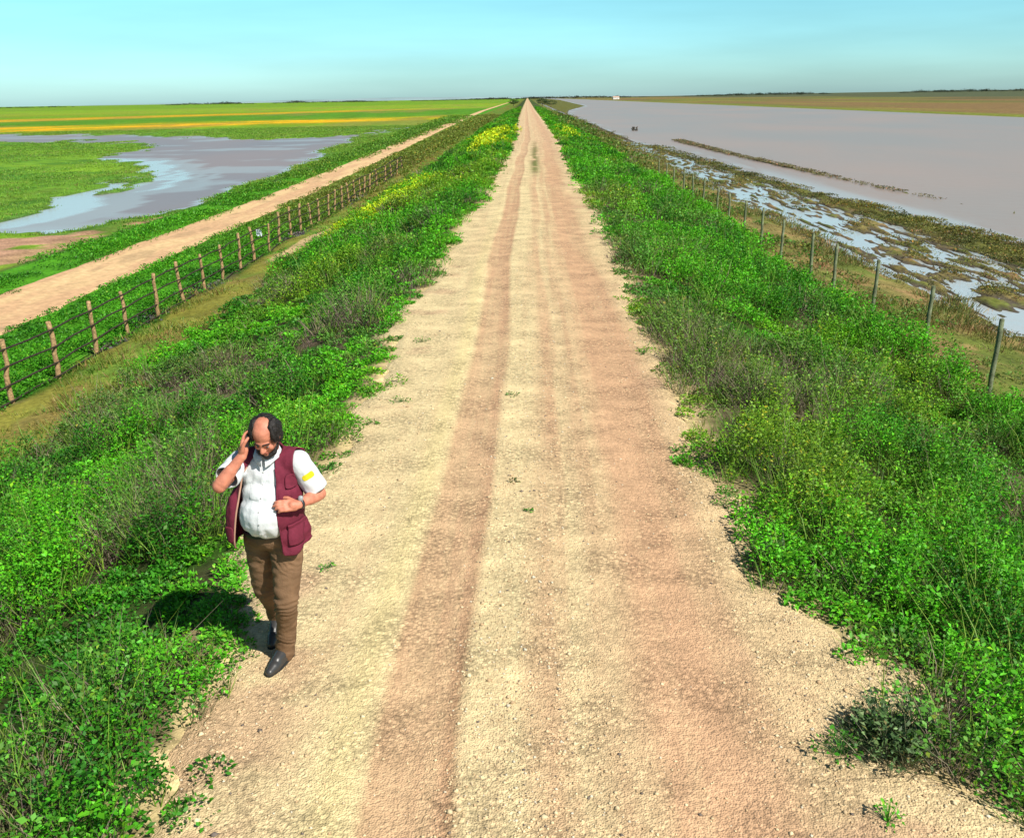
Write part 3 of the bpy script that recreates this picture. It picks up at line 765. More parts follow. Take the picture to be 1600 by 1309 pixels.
def tube(V, F, pts, radii, seg=8, cap=True):
    """tapered tube through pts, appended to python lists"""
    base = len(V)
    pts = [Vector(p) for p in pts]
    prev = None
    for i, p in enumerate(pts):
        d = (pts[min(i + 1, len(pts) - 1)] - pts[max(i - 1, 0)]).normalized()
        ref = Vector((0, 0, 1)) if abs(d.z) < .9 else Vector((0, 1, 0))
        u = d.cross(ref).normalized(); v = d.cross(u)
        for k in range(seg):
            a = 2 * math.pi * k / seg
            V.append(p + (u * math.cos(a) + v * math.sin(a)) * radii[i])
    for i in range(len(pts) - 1):
        for k in range(seg):
            a = base + i * seg + k; b = base + i * seg + (k + 1) % seg
            F.append((a, b, b + seg, a + seg))
    if cap:
        F.append(tuple(base + k for k in range(seg))[::-1]); F.append(tuple(base + (len(pts) - 1) * seg + k for k in range(seg)))

def pymesh(name, V, F, mat, parent=None, smooth=True):
    me = bpy.data.meshes.new(name); me.from_pydata([tuple(v) for v in V], [], F)
    if smooth:
        for p in me.polygons: p.use_smooth = len(p.vertices) <= 4
    me.update()
    return link(name, me, mat, parent)

def gz(x, y): return float(ground_z(np.array([float(x)]), np.array([float(y)]))[0])

def post_mesh(h, r, lean, wob=.01, knob=False):
    V = []; F = []
    n = 7; pts = []; rr = []
    for i in range(n):
        t = i / (n - 1)
        pts.append((lean[0] * t + random.gauss(0, wob), lean[1] * t + random.gauss(0, wob), -.15 + (h + .15) * t))
        rr.append(r * (1.08 - .2 * t) * random.uniform(.92, 1.08))
    pts.append((pts[-1][0], pts[-1][1], h + .012)); rr.append(rr[-1] * .6)
    tube(V, F, pts, rr, 9)
    return V, F

rail_fence = empty('rail_fence', (-10.05, 14.3, -2.0))
tag(rail_fence, 'long timber fence of pale posts and four thin dark rails left of the road', 'fence')
FX = -10.05
posts_l = []
yy = 9.85
while yy < 84:
    posts_l.append(yy); yy += 1.94 if yy < 62 else 3.8
tops = []
meshes = []
for i in range(10):
    V, F = post_mesh(1.17 + random.uniform(-.09, .09), .050 * random.uniform(.8, 1.15), (random.uniform(-.10, .10), random.uniform(-.08, .08)), .014)
    me = bpy.data.meshes.new('post'); me.from_pydata([tuple(v) for v in V], [], F)
    for p in me.polygons: p.use_smooth = len(p.vertices) <= 4
    me.materials.append(WOOD_M); meshes.append(me)
for i, py in enumerate(posts_l):
    px = FX + random.uniform(-.04, .04) - max(0, py - 60) * .012
    o = link('post', meshes[random.randrange(10)], None, rail_fence)
    z = gz(px, py)
    o.location = Vector((px, py, z)) - rail_fence.location
    o.rotation_euler = (0, 0, random.uniform(0, 6)); 
    if py > 60: o.scale = (1.2, 1.2, .9)
    tops.append((px, py, z))
for hr in (1.07, .73, .38, .07):
    V = []; F = []
    prev = None; pts = []; rr = []
    for (px, py, z) in tops:
        if prev:
            mx_ = ((px + prev[0]) / 2, (py + prev[1]) / 2, (z + prev[2]) / 2 + hr - random.uniform(.0, .03))
            pts.append(mx_); rr.append(.019 * max(1, min(2, py / 45)))
        pts.append((px + .06, py, z + hr + random.uniform(-.035, .03))); rr.append(.020 * max(1, min(2, py / 45))); prev = (px, py, z)
    pts = [Vector(p) - rail_fence.location for p in pts]
    tube(V, F, pts, rr, 6)
    pymesh('rail', V, F, RAIL_M, rail_fence)

wire_fence = empty('wire_fence', (7.5, 13.8, -1.3))
tag(wire_fence, 'wire fence of thin weathered grey green posts on the right slope above the marsh', 'fence')
rposts = [9.4, 12.25, 15.1, 18.0, 20.9, 23.5, 25.7, 28.9, 31.3, 34.0, 36.6, 39.4, 42.2, 45, 48, 51, 54, 57]
tops = []
for i, py in enumerate(rposts):
    px = 7.5 + random.uniform(-.06, .06)
    V, F = post_mesh(1.30 + random.uniform(-.05, .06), .042, (random.uniform(-.02, .07), random.uniform(-.05, .05)), .005)
    o = pymesh('post', V, F, POST_M, wire_fence)
    z = gz(px, py); o.location = Vector((px, py, z)) - wire_fence.location
    tops.append((px, py, z))
for hr in (1.18, .82, .45):
    V = []; F = []; pts = []; prev = None
    for (px, py, z) in tops:
        if prev: pts.append(((px + prev[0]) / 2, (py + prev[1]) / 2, (z + prev[2]) / 2 + hr - .03))
        pts.append((px - .045, py, z + hr)); prev = (px, py, z)
    tube(V, F, [Vector(p) - wire_fence.location for p in pts], [.0016] * len(pts), 5)
    pymesh('wire', V, F, WIRE_M, wire_fence)

# pale scrap caught on the rail fence
bm_V = []; bm_F = []
m = 10
for i in range(m):
    for j in range(m):
        u = i / (m - 1) - .5; v = j / (m - 1) - .5
        bm_V.append(Vector((u * .22 + .03 * mnoise.noise((u * 6, v * 6, 1)), .14 * mnoise.noise((u * 7, v * 7, 3)), .12 + v * .24 + .06 * mnoise.noise((u * 5, v * 5, 9)))))
for i in range(m - 1):
    for j in range(m - 1):
        a = i * m + j; bm_F.append((a, a + 1, a + m + 1, a + m))
bag = pymesh('plastic_sheet', bm_V, bm_F, flat_mat('pale_plastic', (.62, .68, .72), .4, .1, 8, .4))
sm = bag.modifiers.new('thick', 'SOLIDIFY'); sm.thickness = .004
bag.location = (-10.9, 39.0, gz(-10.9, 39.0) + .35)
tag(bag, 'small pale blue white scrap of sheeting by the rail fence below the dirt track', 'plastic scrap')

# small snags standing in the water
for (x, y, lab, sc) in [(17.6, 165, 'dark driftwood snag poking out of the river far off near the bank', .95)]:
    V = []; F = []
    for k in range(7):
        a = random.uniform(0, 6.28)
        p0 = Vector((math.cos(a) * .6 * sc, math.sin(a) * .25 * sc, -.3)); p1 = p0 * .4 + Vector((random.uniform(-.5, .5) * sc, 0, random.uniform(.3, .7) * sc)); p2 = p1 + Vector((random.uniform(-.6, .6) * sc, random.uniform(-.2, .2), random.uniform(.0, .2)))
        tube(V, F, [p0, p1, p2], [.16 * sc, .11 * sc, .04 * sc], 6)
    o = pymesh('snag', V, F, flat_mat('wet_wood', (.08, .07, .055), .8, .3, 5, .3)); o.location = (x, y, -2.0)
    tag(o, lab, 'driftwood')

# ------------------------------------------------------------------ far horizon
def tree_row(name, pts, hmin, hmax, size, n, label):
    parts = []
    P = []
    for (x0, y0), (x1, y1) in zip(pts[:-1], pts[1:]):
        t = rng.uniform(0, 1, n); P.append(np.stack([x0 + (x1 - x0) * t, y0 + (y1 - y0) * t], 1))
    P = np.concatenate(P); x, y = P[:, 0], P[:, 1] + rng.normal(0, 15, len(P))
    dns = fbm(x * .006, y * .004, 181)
    g = dns > .42; x, y, dns = x[g], y[g], dns[g]; m = len(x)
    h = hmin + (hmax - hmin) * sstep(.42, .68, dns) * rng.uniform(.6, 1.1, m)
    C = mix(c3(.035, .055, .035), c3(.06, .08, .045), rng.uniform(0, 1, m))
    parts.append(broad_plants(x, y, h * 1.4, h, 26, h * .45, C, base_z=np.full(m, -2.3)))
    return build_stuff(name, parts, LEAF_M, label, 'trees')
tree_row('far_wood', [(-1500, 2300), (-500, 2700), (60, 2900), (900, 2500), (1900, 2200)], 2.5, 6.5, 1, 420, 'thin dark line of far off trees and scrub along the horizon')
def small_tree(x, y, h, w, label):
    root = empty('tree', (x, y, gz(x, y)))
    tag(root, label, 'tree', 'trees by the far end of the road')
    V = []; F = []
    tube(V, F, [(0, 0, -.2), (.1, 0, h * .3), (0, .1, h * .55)], [h * .05, h * .035, h * .015], 7)
    for k in range(4):
        a = k * 1.6; tube(V, F, [(0.05, 0, h * (.28 + .05 * k)), (math.cos(a) * w * .4, math.sin(a) * w * .4, h * .65)], [h * .02, h * .006], 5)
    pymesh('trunk', V, F, WOOD_M, root)
    n = 46; u = rng.normal(0, 1, (n, 3)); u = unit(u) * rng.uniform(.4, 1, (n, 1)) ** .5
    cx = u[:, 0] * w * .5; cy = u[:, 1] * w * .5; cz = h * .62 + u[:, 2] * h * .33
    C = mix(c3(.03, .07, .03), c3(.06, .12, .035), rng.uniform(0, 1, n))
    cr = build_stuff('crown', [broad_plants(cx, cy, np.full(n, w * .16), np.full(n, h * .14), 60, np.full(n, h * .06), C, base_z=cz - h * .07)], LEAF_M, None, None)
    cr.parent = root
small_tree(-9, 640, 4.8, 6.5, 'small dark round tree just left of where the road meets the horizon')
small_tree(7.5, 520, 4.2, 5.5, 'small dark round tree just right of where the road meets the horizon')
small_tree(13, 560, 3.6, 6.5, 'low broad dark tree, rightmost of three at the far end of the road')
# small white farm building on the right horizon
hx, hy = 136, 1560
house = empty('farm_building', (hx, hy, -1.7), .25); house.scale = (.6, .6, .6)
tag(house, 'tiny white farm building on the horizon right of the road end', 'building')
WHITE_M = flat_mat('whitewash', (.78, .76, .72), .85, .06, .5, .2)
ROOF_M = flat_mat('roof_tiles', (.50, .34, .26), .9, .15, 1, .1)
DARK_M = flat_mat('dark_opening', (.05, .05, .055), .5, .1, 1, .3)
def box(V, F, x0, x1, y0, y1, z0, z1):
    b = len(V)
    V += [Vector(p) for p in [(x0, y0, z0), (x1, y0, z0), (x1, y1, z0), (x0, y1, z0), (x0, y0, z1), (x1, y0, z1), (x1, y1, z1), (x0, y1, z1)]]
    F += [tuple(b + i for i in f) for f in [(0, 3, 2, 1), (4, 5, 6, 7), (0, 1, 5, 4), (1, 2, 6, 5), (2, 3, 7, 6), (3, 0, 4, 7)]]
V = []; F = []; box(V, F, -8, 8, -4, 4, -.5, 5)
V += [Vector((-8, -4, 5.0)), Vector((-8, 4, 5.0)), Vector((-8, 0, 7)), Vector((8, -4, 5.0)), Vector((8, 4, 5.0)), Vector((8, 0, 7))]
F += [(8, 10, 9), (11, 12, 13)]
pymesh('wall', V, F, WHITE_M, house, False)
V = [Vector(p) for p in [(-8.6, -4.7, 4.75), (8.6, -4.7, 4.75), (8.6, 0, 7.15), (-8.6, 0, 7.15), (-8.6, 4.7, 4.75), (8.6, 4.7, 4.75)]]
o = pymesh('roof', V, [(0, 1, 2, 3), (3, 2, 5, 4)], ROOF_M, house, False)
q = o.modifiers.new('t', 'SOLIDIFY'); q.thickness = .2; q.offset = 1
for wx in (-5.5, -2, 4.5):
    V = []; F = []; box(V, F, wx - .6, wx + .6, -4.06, -3.9, 1.6, 3.2); pymesh('window', V, F, DARK_M, house, False)
V = []; F = []; box(V, F, 1.2, 2.4, -4.06, -3.9, 0, 2.6); pymesh('door', V, F, DARK_M, house, False)
# faint far hills, distance haze painted into their bluish colour
def ridge(x, y):
    return y * 0
n = 90
hxs = np.linspace(-2400, 900, n)
rows = []
for d, k in ((0, 0), (140, .6), (300, 1), (520, .7), (800, 0)):
    hh = (4 + 16 * fbm(hxs * .0016, hxs * 0, 191) * np.exp(-((hxs + 700) / 900) ** 2)) * k
    rows.append(np.stack([hxs, np.full(n, 5200.0) + d, -3 + hh], 1))
V = np.concatenate(rows); i = np.arange(4)[:, None] * n + np.arange(n - 1)[None]
F = np.stack([i, i + 1, i + n + 1, i + n], -1).reshape(-1, 4)
hills = link('hills', mesh_np('hills', V, F, None, True), flat_mat('hazed_hills', (.26, .36, .38), .95, .2, .003, .05))
tag(hills, kind='structure')
# ------------------------------------------------------------------ the walking man
def uvsphere(nu=20, nv=12):
    V = [Vector((0, 0, 1))]
    for j in range(1, nv):
        t = math.pi * j / nv
        for i in range(nu):
            a = 2 * math.pi * i / nu
            V.append(Vector((math.sin(t) * math.cos(a), math.sin(t) * math.sin(a), math.cos(t))))
    V.append(Vector((0, 0, -1)))
    F = []
    for i in range(nu): F.append((0, 1 + i, 1 + (i + 1) % nu))
    for j in range(nv - 2):
        for i in range(nu):
            a = 1 + j * nu + i; b = 1 + j * nu + (i + 1) % nu
            F.append((a, a + nu, b + nu, b))
    e = len(V) - 1; o = 1 + (nv - 2) * nu
    for i in range(nu): F.append((e, o + (i + 1) % nu, o + i))
    return V, F
SPH = uvsphere()

class Shape:
    def __init__(s): s.V = []; s.F = []
    def add(s, V, F):
        b = len(s.V); s.V += V; s.F += [tuple(b + i for i in f) for f in F]; return s
    def ell(s, c, r, M=None, rot=(0, 0, 0)):
        R_ = Matrix.Rotation(rot[2], 3, 'Z') @ Matrix.Rotation(rot[1], 3, 'Y') @ Matrix.Rotation(rot[0], 3, 'X')
        V = [R_ @ Vector((v.x * r[0], v.y * r[1], v.z * r[2])) + Vector(c) for v in SPH[0]]
        if M is not None: V = [M @ v for v in V]
        return s.add(V, SPH[1])
    def cap(s, a, b, ra, rb, M=None, flat=None):
        """tapered capsule; flat=(axis vector, factor) squashes the section along an axis"""
        a = Vector(a); b = Vector(b); d = (b - a); Ln = d.length; d = d.normalized() if Ln > 1e-6 else Vector((0, 0, 1))
        ref = Vector((0, 0, 1)) if abs(d.z) < .9 else Vector((0, 1, 0))
        u = d.cross(ref).normalized(); w_ = d.cross(u)
        rings = []; N = 16
        for t in (-1, -.92, -.7, -.38): rings.append((ra * t, ra * math.sqrt(max(0, 1 - t * t)) if t > -1 else ra * .02))
        for t in (0, .25, .5, .75, 1): rings.append((Ln * t, ra + (rb - ra) * t))
        for t in (.38, .7, .92, 1): rings.append((Ln + rb * t, rb * math.sqrt(max(0, 1 - t * t)) if t < 1 else rb * .02))
        V = []
        for (h, r) in rings:
            for k in range(N):
                an = 2 * math.pi * k / N
                o = (u * math.cos(an) + w_ * math.sin(an)) * r
                if flat: ax = Vector(flat[0]).normalized(); o = o - ax * o.dot(ax) * (1 - flat[1])
                V.append(a + d * h + o)
        F = []
        for i in range(len(rings) - 1):
            for k in range(N):
                x = i * N + k; y = i * N + (k + 1) % N
                F.append((x, x + N, y + N, y))
        F.append(tuple(range(N))); F.append(tuple((len(rings) - 1) * N + k for k in range(N))[::-1])
        if M is not None: V = [M @ v for v in V]
        return s.add(V, F)
    def chain(s, pts, rs, M=None, flat=None):
        for i in range(len(pts) - 1): s.cap(pts[i], pts[i + 1], rs[i], rs[i + 1], M, flat)
        return s

def remesh(shape, voxel, smooth=6, fac=.5):
    me = bpy.data.meshes.new('tmp'); me.from_pydata([tuple(v) for v in shape.V], [], shape.F); me.update()
    o = bpy.data.objects.new('tmp', me); COL.objects.link(o)
    m = o.modifiers.new('r', 'REMESH'); m.mode = 'VOXEL'; m.voxel_size = voxel; m.use_smooth_shade = True
    if smooth:
        q = o.modifiers.new('s', 'SMOOTH'); q.factor = fac; q.iterations = smooth
    dg = bpy.context.evaluated_depsgraph_get(); dg.update()
    ev = o.evaluated_get(dg)
    out = bpy.data.meshes.new_from_object(ev)
    bpy.data.objects.remove(o); bpy.data.meshes.remove(me)
    for p in out.polygons: p.use_smooth = True
    return out

def displace(me, fn):
    me.update()
    ns = [v.normal.copy() for v in me.vertices]
    for v, n in zip(me.vertices, ns): v.co = v.co + n * fn(v.co)
    me.update()

def submesh(me, pred, off=0.0):
    import bmesh
    bm = bmesh.new(); bm.from_mesh(me)
    bm.normal_update()
    if off:
        for v in bm.verts: v.co += v.normal * off
    kill = [f for f in bm.faces if not pred(f.calc_center_median())]
    bmesh.ops.delete(bm, geom=kill, context='FACES')
    for e in [e for e in bm.edges if e.is_boundary and min(len(v.link_faces) for v in e.verts) < 1]: pass
    for it in range(10):
        new = {}
        for v in bm.verts:
            nb = [e.other_vert(v) for e in v.link_edges if e.is_boundary]
            if len(nb) == 2: new[v] = v.co * .4 + (nb[0].co + nb[1].co) * .3
        for v, c in new.items(): v.co = c
    out = bpy.data.meshes.new('sub'); bm.to_mesh(out); bm.free()
    for p in out.polygons: p.use_smooth = True
    return out

PX0, PY0 = -1.71, 5.46
man = empty('person', (PX0, PY0, float(road_z(np.array([PX0]), np.array([PY0]))[0])))
tag(man, 'man in maroon vest and white shirt walking on the road, hand at his ear', 'person')

SKIN = flat_mat('skin', (.54, .20, .125), .55, .22, 26, .35, .25, 220, bdist=.002)
SHIRT_M = flat_mat('white_shirt', (.62, .64, .66), .85, .08, 26, .2, .4, 30, bdist=.010)
VEST_M = flat_mat('maroon_cloth', (.145, .019, .038), .85, .18, 25, .2, .3, 120)
TRS_M = flat_mat('tan_trousers', (.18, .105, .058), .9, .2, 8, .15, .3, 100)
SHOE_M = flat_mat('black_leather', (.035, .034, .034), .38, .1, 10, .5)
SOLE_M = flat_mat('rubber_sole', (.02, .02, .02), .8, .1, 10, .2)
HAIR_M = flat_mat('dark_hair', (.014, .011, .010), .6, .3, 30, .35, .5, 120)
BLK_M = flat_mat('black_plastic', (.025, .025, .028), .35, .05, 10, .5)

HC = Vector((.140, -.075, 1.675))
HM = Matrix.Translation(HC) @ Matrix.Rotation(rad(-4), 4, 'Z') @ Matrix.Rotation(rad(33), 4, 'X')   # bowed forward
rsh = Vector((-.085, .03, 1.455)); relb = Vector((-.130, -.235, 1.395)); rwr = Vector((.012, -.165, 1.575))
lsh = Vector((.295, .03, 1.46)); lelb = Vector((.400, .075, 1.225)); lwr = Vector((.318, -.135, 1.235))
rhip = Vector((-.015, .06, .92)); rknee = Vector((-.050, .12, .50)); rank = Vector((-.085, .40, .145))
lhip = Vector((.165, .02, .92)); lknee = Vector((.160, -.075, .50)); lank = Vector((.080, .05, .09))

def hand(S, wrist, Zd, Yd, thumb, curls):
    Z = Vector(Zd).normalized(); Y = Vector(Yd); Y = (Y - Z * Y.dot(Z)).normalized(); X = Y.cross(Z)
    M = Matrix(((X.x, Y.x, Z.x, wrist.x), (X.y, Y.y, Z.y, wrist.y), (X.z, Y.z, Z.z, wrist.z), (0, 0, 0, 1)))
    S.cap((0, 0, -.01), (0, 0, .03), .027, .032, M, None)
    for k, xx in enumerate((.030, .010, -.010, -.029)):
        S.cap((xx * .75 * thumb, .0, .015), (xx * thumb, 0, .085 - abs(k - 1) * .004), .016, .0125, M)
    Ls = (.070, .080, .075, .058)
    for k, xx in enumerate((.031, .0105, -.010, -.030)):
        p = Vector((xx * thumb, 0, .088 - abs(k - 1) * .005)); a = curls[k] * .35; sp = (xx * .9) * thumb
        pts = [p]; 
        for sgm in (.45, .30, .25):
            d = Vector((sp, -math.sin(a), math.cos(a))).normalized()
            p = p + d * Ls[k] * sgm; pts.append(p); a += curls[k]
        S.chain(pts, (.0098, .0092, .0085, .0072), M)
    t0 = Vector((.026 * thumb, -.006, .020)); t1 = t0 + Vector((.028 * thumb, -.012, .030)); t2 = t1 + Vector((.010 * thumb, -.018, .028)); t3 = t2 + Vector((-.002 * thumb, -.012, .022))
    S.chain([t0, t1, t2, t3], (.017, .0125, .011, .009), M)
    return M

B = Shape()
# torso under the clothes
B.ell((.075, .03, .97), (.155, .11, .12)).ell((.085, -.02, 1.13), (.155, .145, .17)).ell((.10, .03, 1.34), (.155, .105, .17)).cap(rsh, lsh, .055, .055)
B.cap((.105, .03, 1.46), HM @ Vector((0, .02, -.06)), .062, .058)
# head
B.ell((0, .012, .035), (.078, .098, .088), HM).ell((0, -.015, -.030), (.066, .078, .080), HM).ell((0, -.045, -.080), (.040, .042, .036), HM)
B.ell((0, -.074, .012), (.050, .022, .020), HM).cap((0, -.088, .005), (0, -.112, -.030), .010, .014, HM).ell((.012, -.100, -.034), (.010, .012, .009), HM).ell((-.012, -.100, -.034), (.010, .012, .009), HM)
B.ell((.038, -.066, -.028), (.024, .022, .024), HM).ell((-.038, -.066, -.028), (.024, .022, .024), HM)
B.ell((0, -.084, -.062), (.026, .012, .009), HM).ell((0, -.080, -.088), (.022, .018, .016), HM)
for sx in (-1, 1): B.ell((.079 * sx, .008, -.012), (.012, .022, .034), HM)
# arms and hands
B.chain([rsh, relb, rwr], (.052, .044, .028)).cap(relb.lerp(rwr, .1), relb.lerp(rwr, .5), .046, .040)
B.chain([lsh, lelb, lwr], (.052, .044, .028)).cap(lelb.lerp(lwr, .1), lelb.lerp(lwr, .5), .046, .040)
RHM = hand(B, rwr, (.07, .45, .85), (-1, .1, .05), -1, (.35, .30, .35, .45))
LHM = hand(B, lwr, (-.78, -.42, .10), (.25, -.65, .55), -1, (.55, .60, .65, .7))
# legs
B.chain([rhip, rknee, rank], (.078, .055, .040)).chain([lhip, lknee, lank], (.078, .055, .040))
lf = Vector((.04, -.09, .038)); rf = Vector((-.078, .29, .05))
B.cap(lank, lf, .034, .022).cap(rank, rf, .034, .022)
body = link('body', remesh(B, .0045, 5, .5), SKIN, man)

# eyes, brows, mouth
EYE_M = flat_mat('eye_white', (.26, .22, .20), .3, .02, 5, .5)
def simple(name, S, mat, parent, vox=None, sm=3):
    if vox: me = remesh(S, vox, sm)
    else:
        me = bpy.data.meshes.new(name); me.from_pydata([tuple(v) for v in S.V], [], S.F)
        for p in me.polygons: p.use_smooth = True
    me.name = name
    return link(name, me, mat, parent)
for sx in (-1, 1):
    e = simple('eye', Shape().ell((.030 * sx, -.079, -.008), (.0105, .009, .0045), HM), EYE_M, body)
    simple('pupil', Shape().ell((.030 * sx, -.0875, -.010), (.0055, .003, .0055), HM), BLK_M, e)
    simple('eyebrow', Shape().cap((.014 * sx, -.096, .018), (.050 * sx, -.080, .020), .0055, .004, HM), HAIR_M, body)
simple('lips', Shape().cap((-.018, -.092, -.062), (.018, -.092, -.062), .006, .006, HM, (HM.to_3x3() @ Vector((0, 1, 0)), .5)), flat_mat('lips', (.34, .10, .08), .5, .1, 20, .4), body)
# hair: bald on top, dark and full at the sides and back
Hs = Shape()
Hs.ell((0, .055, .010), (.088, .072, .088), HM)
for sx in (-1, 1):
    Hs.ell((.066 * sx, .005, .040), (.027, .062, .058), HM).ell((.078 * sx, .018, .000), (.017, .050, .055), HM).ell((.055 * sx, .02, .085), (.030, .055, .026), HM)
    Hs.ell((.073 * sx, -.038, .028), (.012, .022, .034), HM).ell((.078 * sx, .026, -.025), (.014, .038, .035), HM)
Hs.ell((0, .06, .085), (.062, .045, .030), HM).ell((0, .075, -.040), (.064, .035, .040), HM)
hm = remesh(Hs, .006, 3)
displace(hm, lambda c: .007 * mnoise.noise(Vector((c.x * 70, c.y * 70, c.z * 14))) + .002 * mnoise.noise(c * 130))
hair = link('hair', hm, HAIR_M, man)
hv = np.array([v.co for v in hm.vertices]); hn = np.array([v.normal for v in hm.vertices])
sel = rng.integers(0, len(hv), 2600)
hp = hv[sel] - hn[sel] * .002; hd = hn[sel] * .45 + np.array([0, .15, -1.0]) + rng.normal(0, .25, (2600, 3))
hV, hF, hC = blades(hp, hd, rng.uniform(.012, .028, 2600), np.full(2600, .0022), np.tile(c3(.02, .015, .012), (2600, 1)))
ho = build_stuff('hair_strands', [(hV, hF, hC * rng.uniform(.6, 2.2, (len(hC), 1)))], None, None, None)
ho.data.materials.append(HAIR_M); ho.parent = hair
# short dark strip along the jaw
Bs = Shape().chain([(-.062, -.02, -.055), (-.045, -.065, -.088), (0, -.088, -.104), (.045, -.065, -.088), (.062, -.02, -.055)], (.012, .017, .020, .017, .012), HM)
jaw_strip = simple('jaw_strip', Bs, HAIR_M, man, .005, 2)

# trousers
T = Shape()
T.ell((.075, .03, .955), (.180, .145, .105))
T.chain([rhip, rknee.lerp(rhip, .5) + Vector((-.008, 0, 0)), rknee, rknee.lerp(rank, .5) + Vector((0, .012, 0)), rank + Vector((0, -.0, -.045))], (.115, .094, .074, .066, .062))
T.chain([lhip, lknee.lerp(lhip, .5) + Vector((.008, 0, 0)), lknee, lknee.lerp(lank, .5) + Vector((0, .012, 0)), lank + Vector((-.002, -.012, -.035))], (.115, .096, .076, .068, .064))
tm = remesh(T, .009, 4)
def folds(c):
    f = .006 * mnoise.noise(Vector((c.x * 9, c.y * 9, c.z * 22))) + .0045 * mnoise.noise(Vector((c.x * 22 + 3, c.y * 20, c.z * 40)))
    k = math.exp(-((c.z - .50) / .10) ** 2) + math.exp(-((c.z - .14) / .09) ** 2) + .7 * math.exp(-((c.z - .80) / .08) ** 2)
    return f + .005 * mnoise.noise(c * 5) + .0045 * k * math.sin(c.z * 85 + 22 * mnoise.noise(c * 5) + c.x * 25)
displace(tm, folds)
trousers = link('trousers', tm, TRS_M, man)
# leather belt
Bt = []
bV = []; bF = []
for i in range(40):
    a = 2 * math.pi * i / 40
    for (dz, dr) in ((-.018, 0), (-.018, .006), (.018, .006), (.018, 0)):
        bV.append(Vector((.077 + (.178 + dr) * math.cos(a), .02 + (.150 + dr) * math.sin(a), 1.005 + dz)))
for i in range(40):
    for k in range(4):
        a = i * 4 + k; b = i * 4 + (k + 1) % 4; c = ((i + 1) % 40) * 4 + (k + 1) % 4; d_ = ((i + 1) % 40) * 4 + k
        bF.append((a, b, c, d_))
belt = pymesh('belt', bV, bF, BLK_M, man)
# shoes
def shoe(heel, toe, ank, up):
    S = Shape(); h = Vector(heel); t = Vector(toe)
    d = (t - h)
    S.chain([h + Vector((0, 0, .045)), h.lerp(t, .45) + Vector((0, 0, .043)), h.lerp(t, .78) + Vector((0, 0, .034)), t + Vector((0, 0, .026))], (.040, .043, .044, .030))
    S.cap(ank, h.lerp(t, .30) + Vector((0, 0, .052)), .050, .046).cap(h.lerp(t, .15) + Vector((0, 0, .085)), h.lerp(t, .60) + Vector((0, 0, .058)), .046, .040)
    me = remesh(S, .006, 3)
    o = link('shoe', me, SHOE_M, man)
    Q = Shape().chain([h + Vector((0, 0, .012)), h.lerp(t, .7) + Vector((0, 0, .011)), t + Vector((0, 0, .010))], (.043, .047, .032), None, (Vector((0, 0, 1)), .30))
    simple('sole', Q, SOLE_M, o, .006, 1)
    u = d.normalized(); sd = Vector((u.y, -u.x, 0)).normalized()
    La = Shape()
    for k in range(4):
        c = h.lerp(t, .50 + .07 * k) + Vector((0, 0, .100 - .010 * k)); La.cap(c - sd * .018, c + sd * .018, .0028, .0028)
    simple('lace', La, BLK_M, o)
    return o
shoe((.086, .075, 0), (.030, -.160, 0), lank + Vector((0, 0, .01)), 0)
shoe((-.085, .415, .065), (-.070, .180, 0), rank + Vector((0, -.01, .0)), 0)

# shirt
Sh = Shape()
Sh.ell((.095, .035, 1.36), (.185, .130, .185)).ell((.09, .0, 1.25), (.168, .158, .13)).ell((.085, -.035, 1.135), (.185, .178, .165)).ell((.078, .02, 1.04), (.182, .150, .09)).cap(rsh, lsh, .068, .068)
Sh.cap((.105, .03, 1.47), (.11, .015, 1.535), .080, .066)
Sh.chain([rsh, rsh.lerp(relb, .62)], (.072, .078)).chain([lsh, lsh.lerp(lelb, .80)], (.074, .080))
sm_ = remesh(Sh, .007, 6)
# cut the sleeve ends open and the waist, keep a neckline
def sh_keep(c):
    if c.z < 1.0: return False
    for a, b, t in ((rsh, relb, .66), (lsh, lelb, .84)):
        d = (b - a); q = (c - a).dot(d) / d.length_squared
        if q > t and (c - (a + d * q)).length < .12 and (a is rsh and c.x < .0 and c.y < -.0 or a is lsh and c.x > .28): return False
    n0 = Vector((.12, -.02, 1.56))
    if c.z > 1.535 and (c - n0).length < .085: return False
    return True
sm2 = submesh(sm_, sh_keep)
displace(sm2, lambda c: .006 * mnoise.noise(Vector((c.x * 12 + c.z * 8, c.y * 10, c.z * 13))) + .004 * mnoise.noise(Vector((c.x * 30, c.y * 30, c.z * 12))) + .005 * math.exp(-((c.z - 1.03) / .04) ** 2) * math.sin(c.x * 90))
shirt = link('shirt', sm2, SHIRT_M, man)
q = shirt.modifiers.new('thick', 'SOLIDIFY'); q.thickness = .004; q.offset = 0
# collar, button placket, breast pocket, sleeve badge
for sx in (-1, 1):
    V = []; F = []
    for i in range(9):
        a = -math.pi / 2 + sx * (.12 + i * .37)
        cx, cy = .112, .0
        for (r, dz) in ((.066, .048), (.074, .052), (.092, .010), (.086, .002)):
            drop = -.035 * max(0, 1 - i / 2.2); out_ = .012 * max(0, 1 - i / 2.2)
            V.append(Vector((cx + (r + out_) * math.cos(a), cy + (r + out_) * math.sin(a) * 1.02 , 1.515 + dz + (drop if dz < .03 else drop * .4) + .018 * math.sin(a) )))
    for i in range(8):
        for k in range(4):
            F.append((i * 4 + k, i * 4 + (k + 1) % 4, (i + 1) * 4 + (k + 1) % 4, (i + 1) * 4 + k))
    pymesh('collar', V, F, SHIRT_M, shirt)
pk = submesh(sm2, lambda c: abs(c.x - (.106 - (1.5 - c.z) * .04)) < .014 and c.y < -.04 and 1.02 < c.z < 1.50, .004)
link('placket', pk, SHIRT_M, shirt)
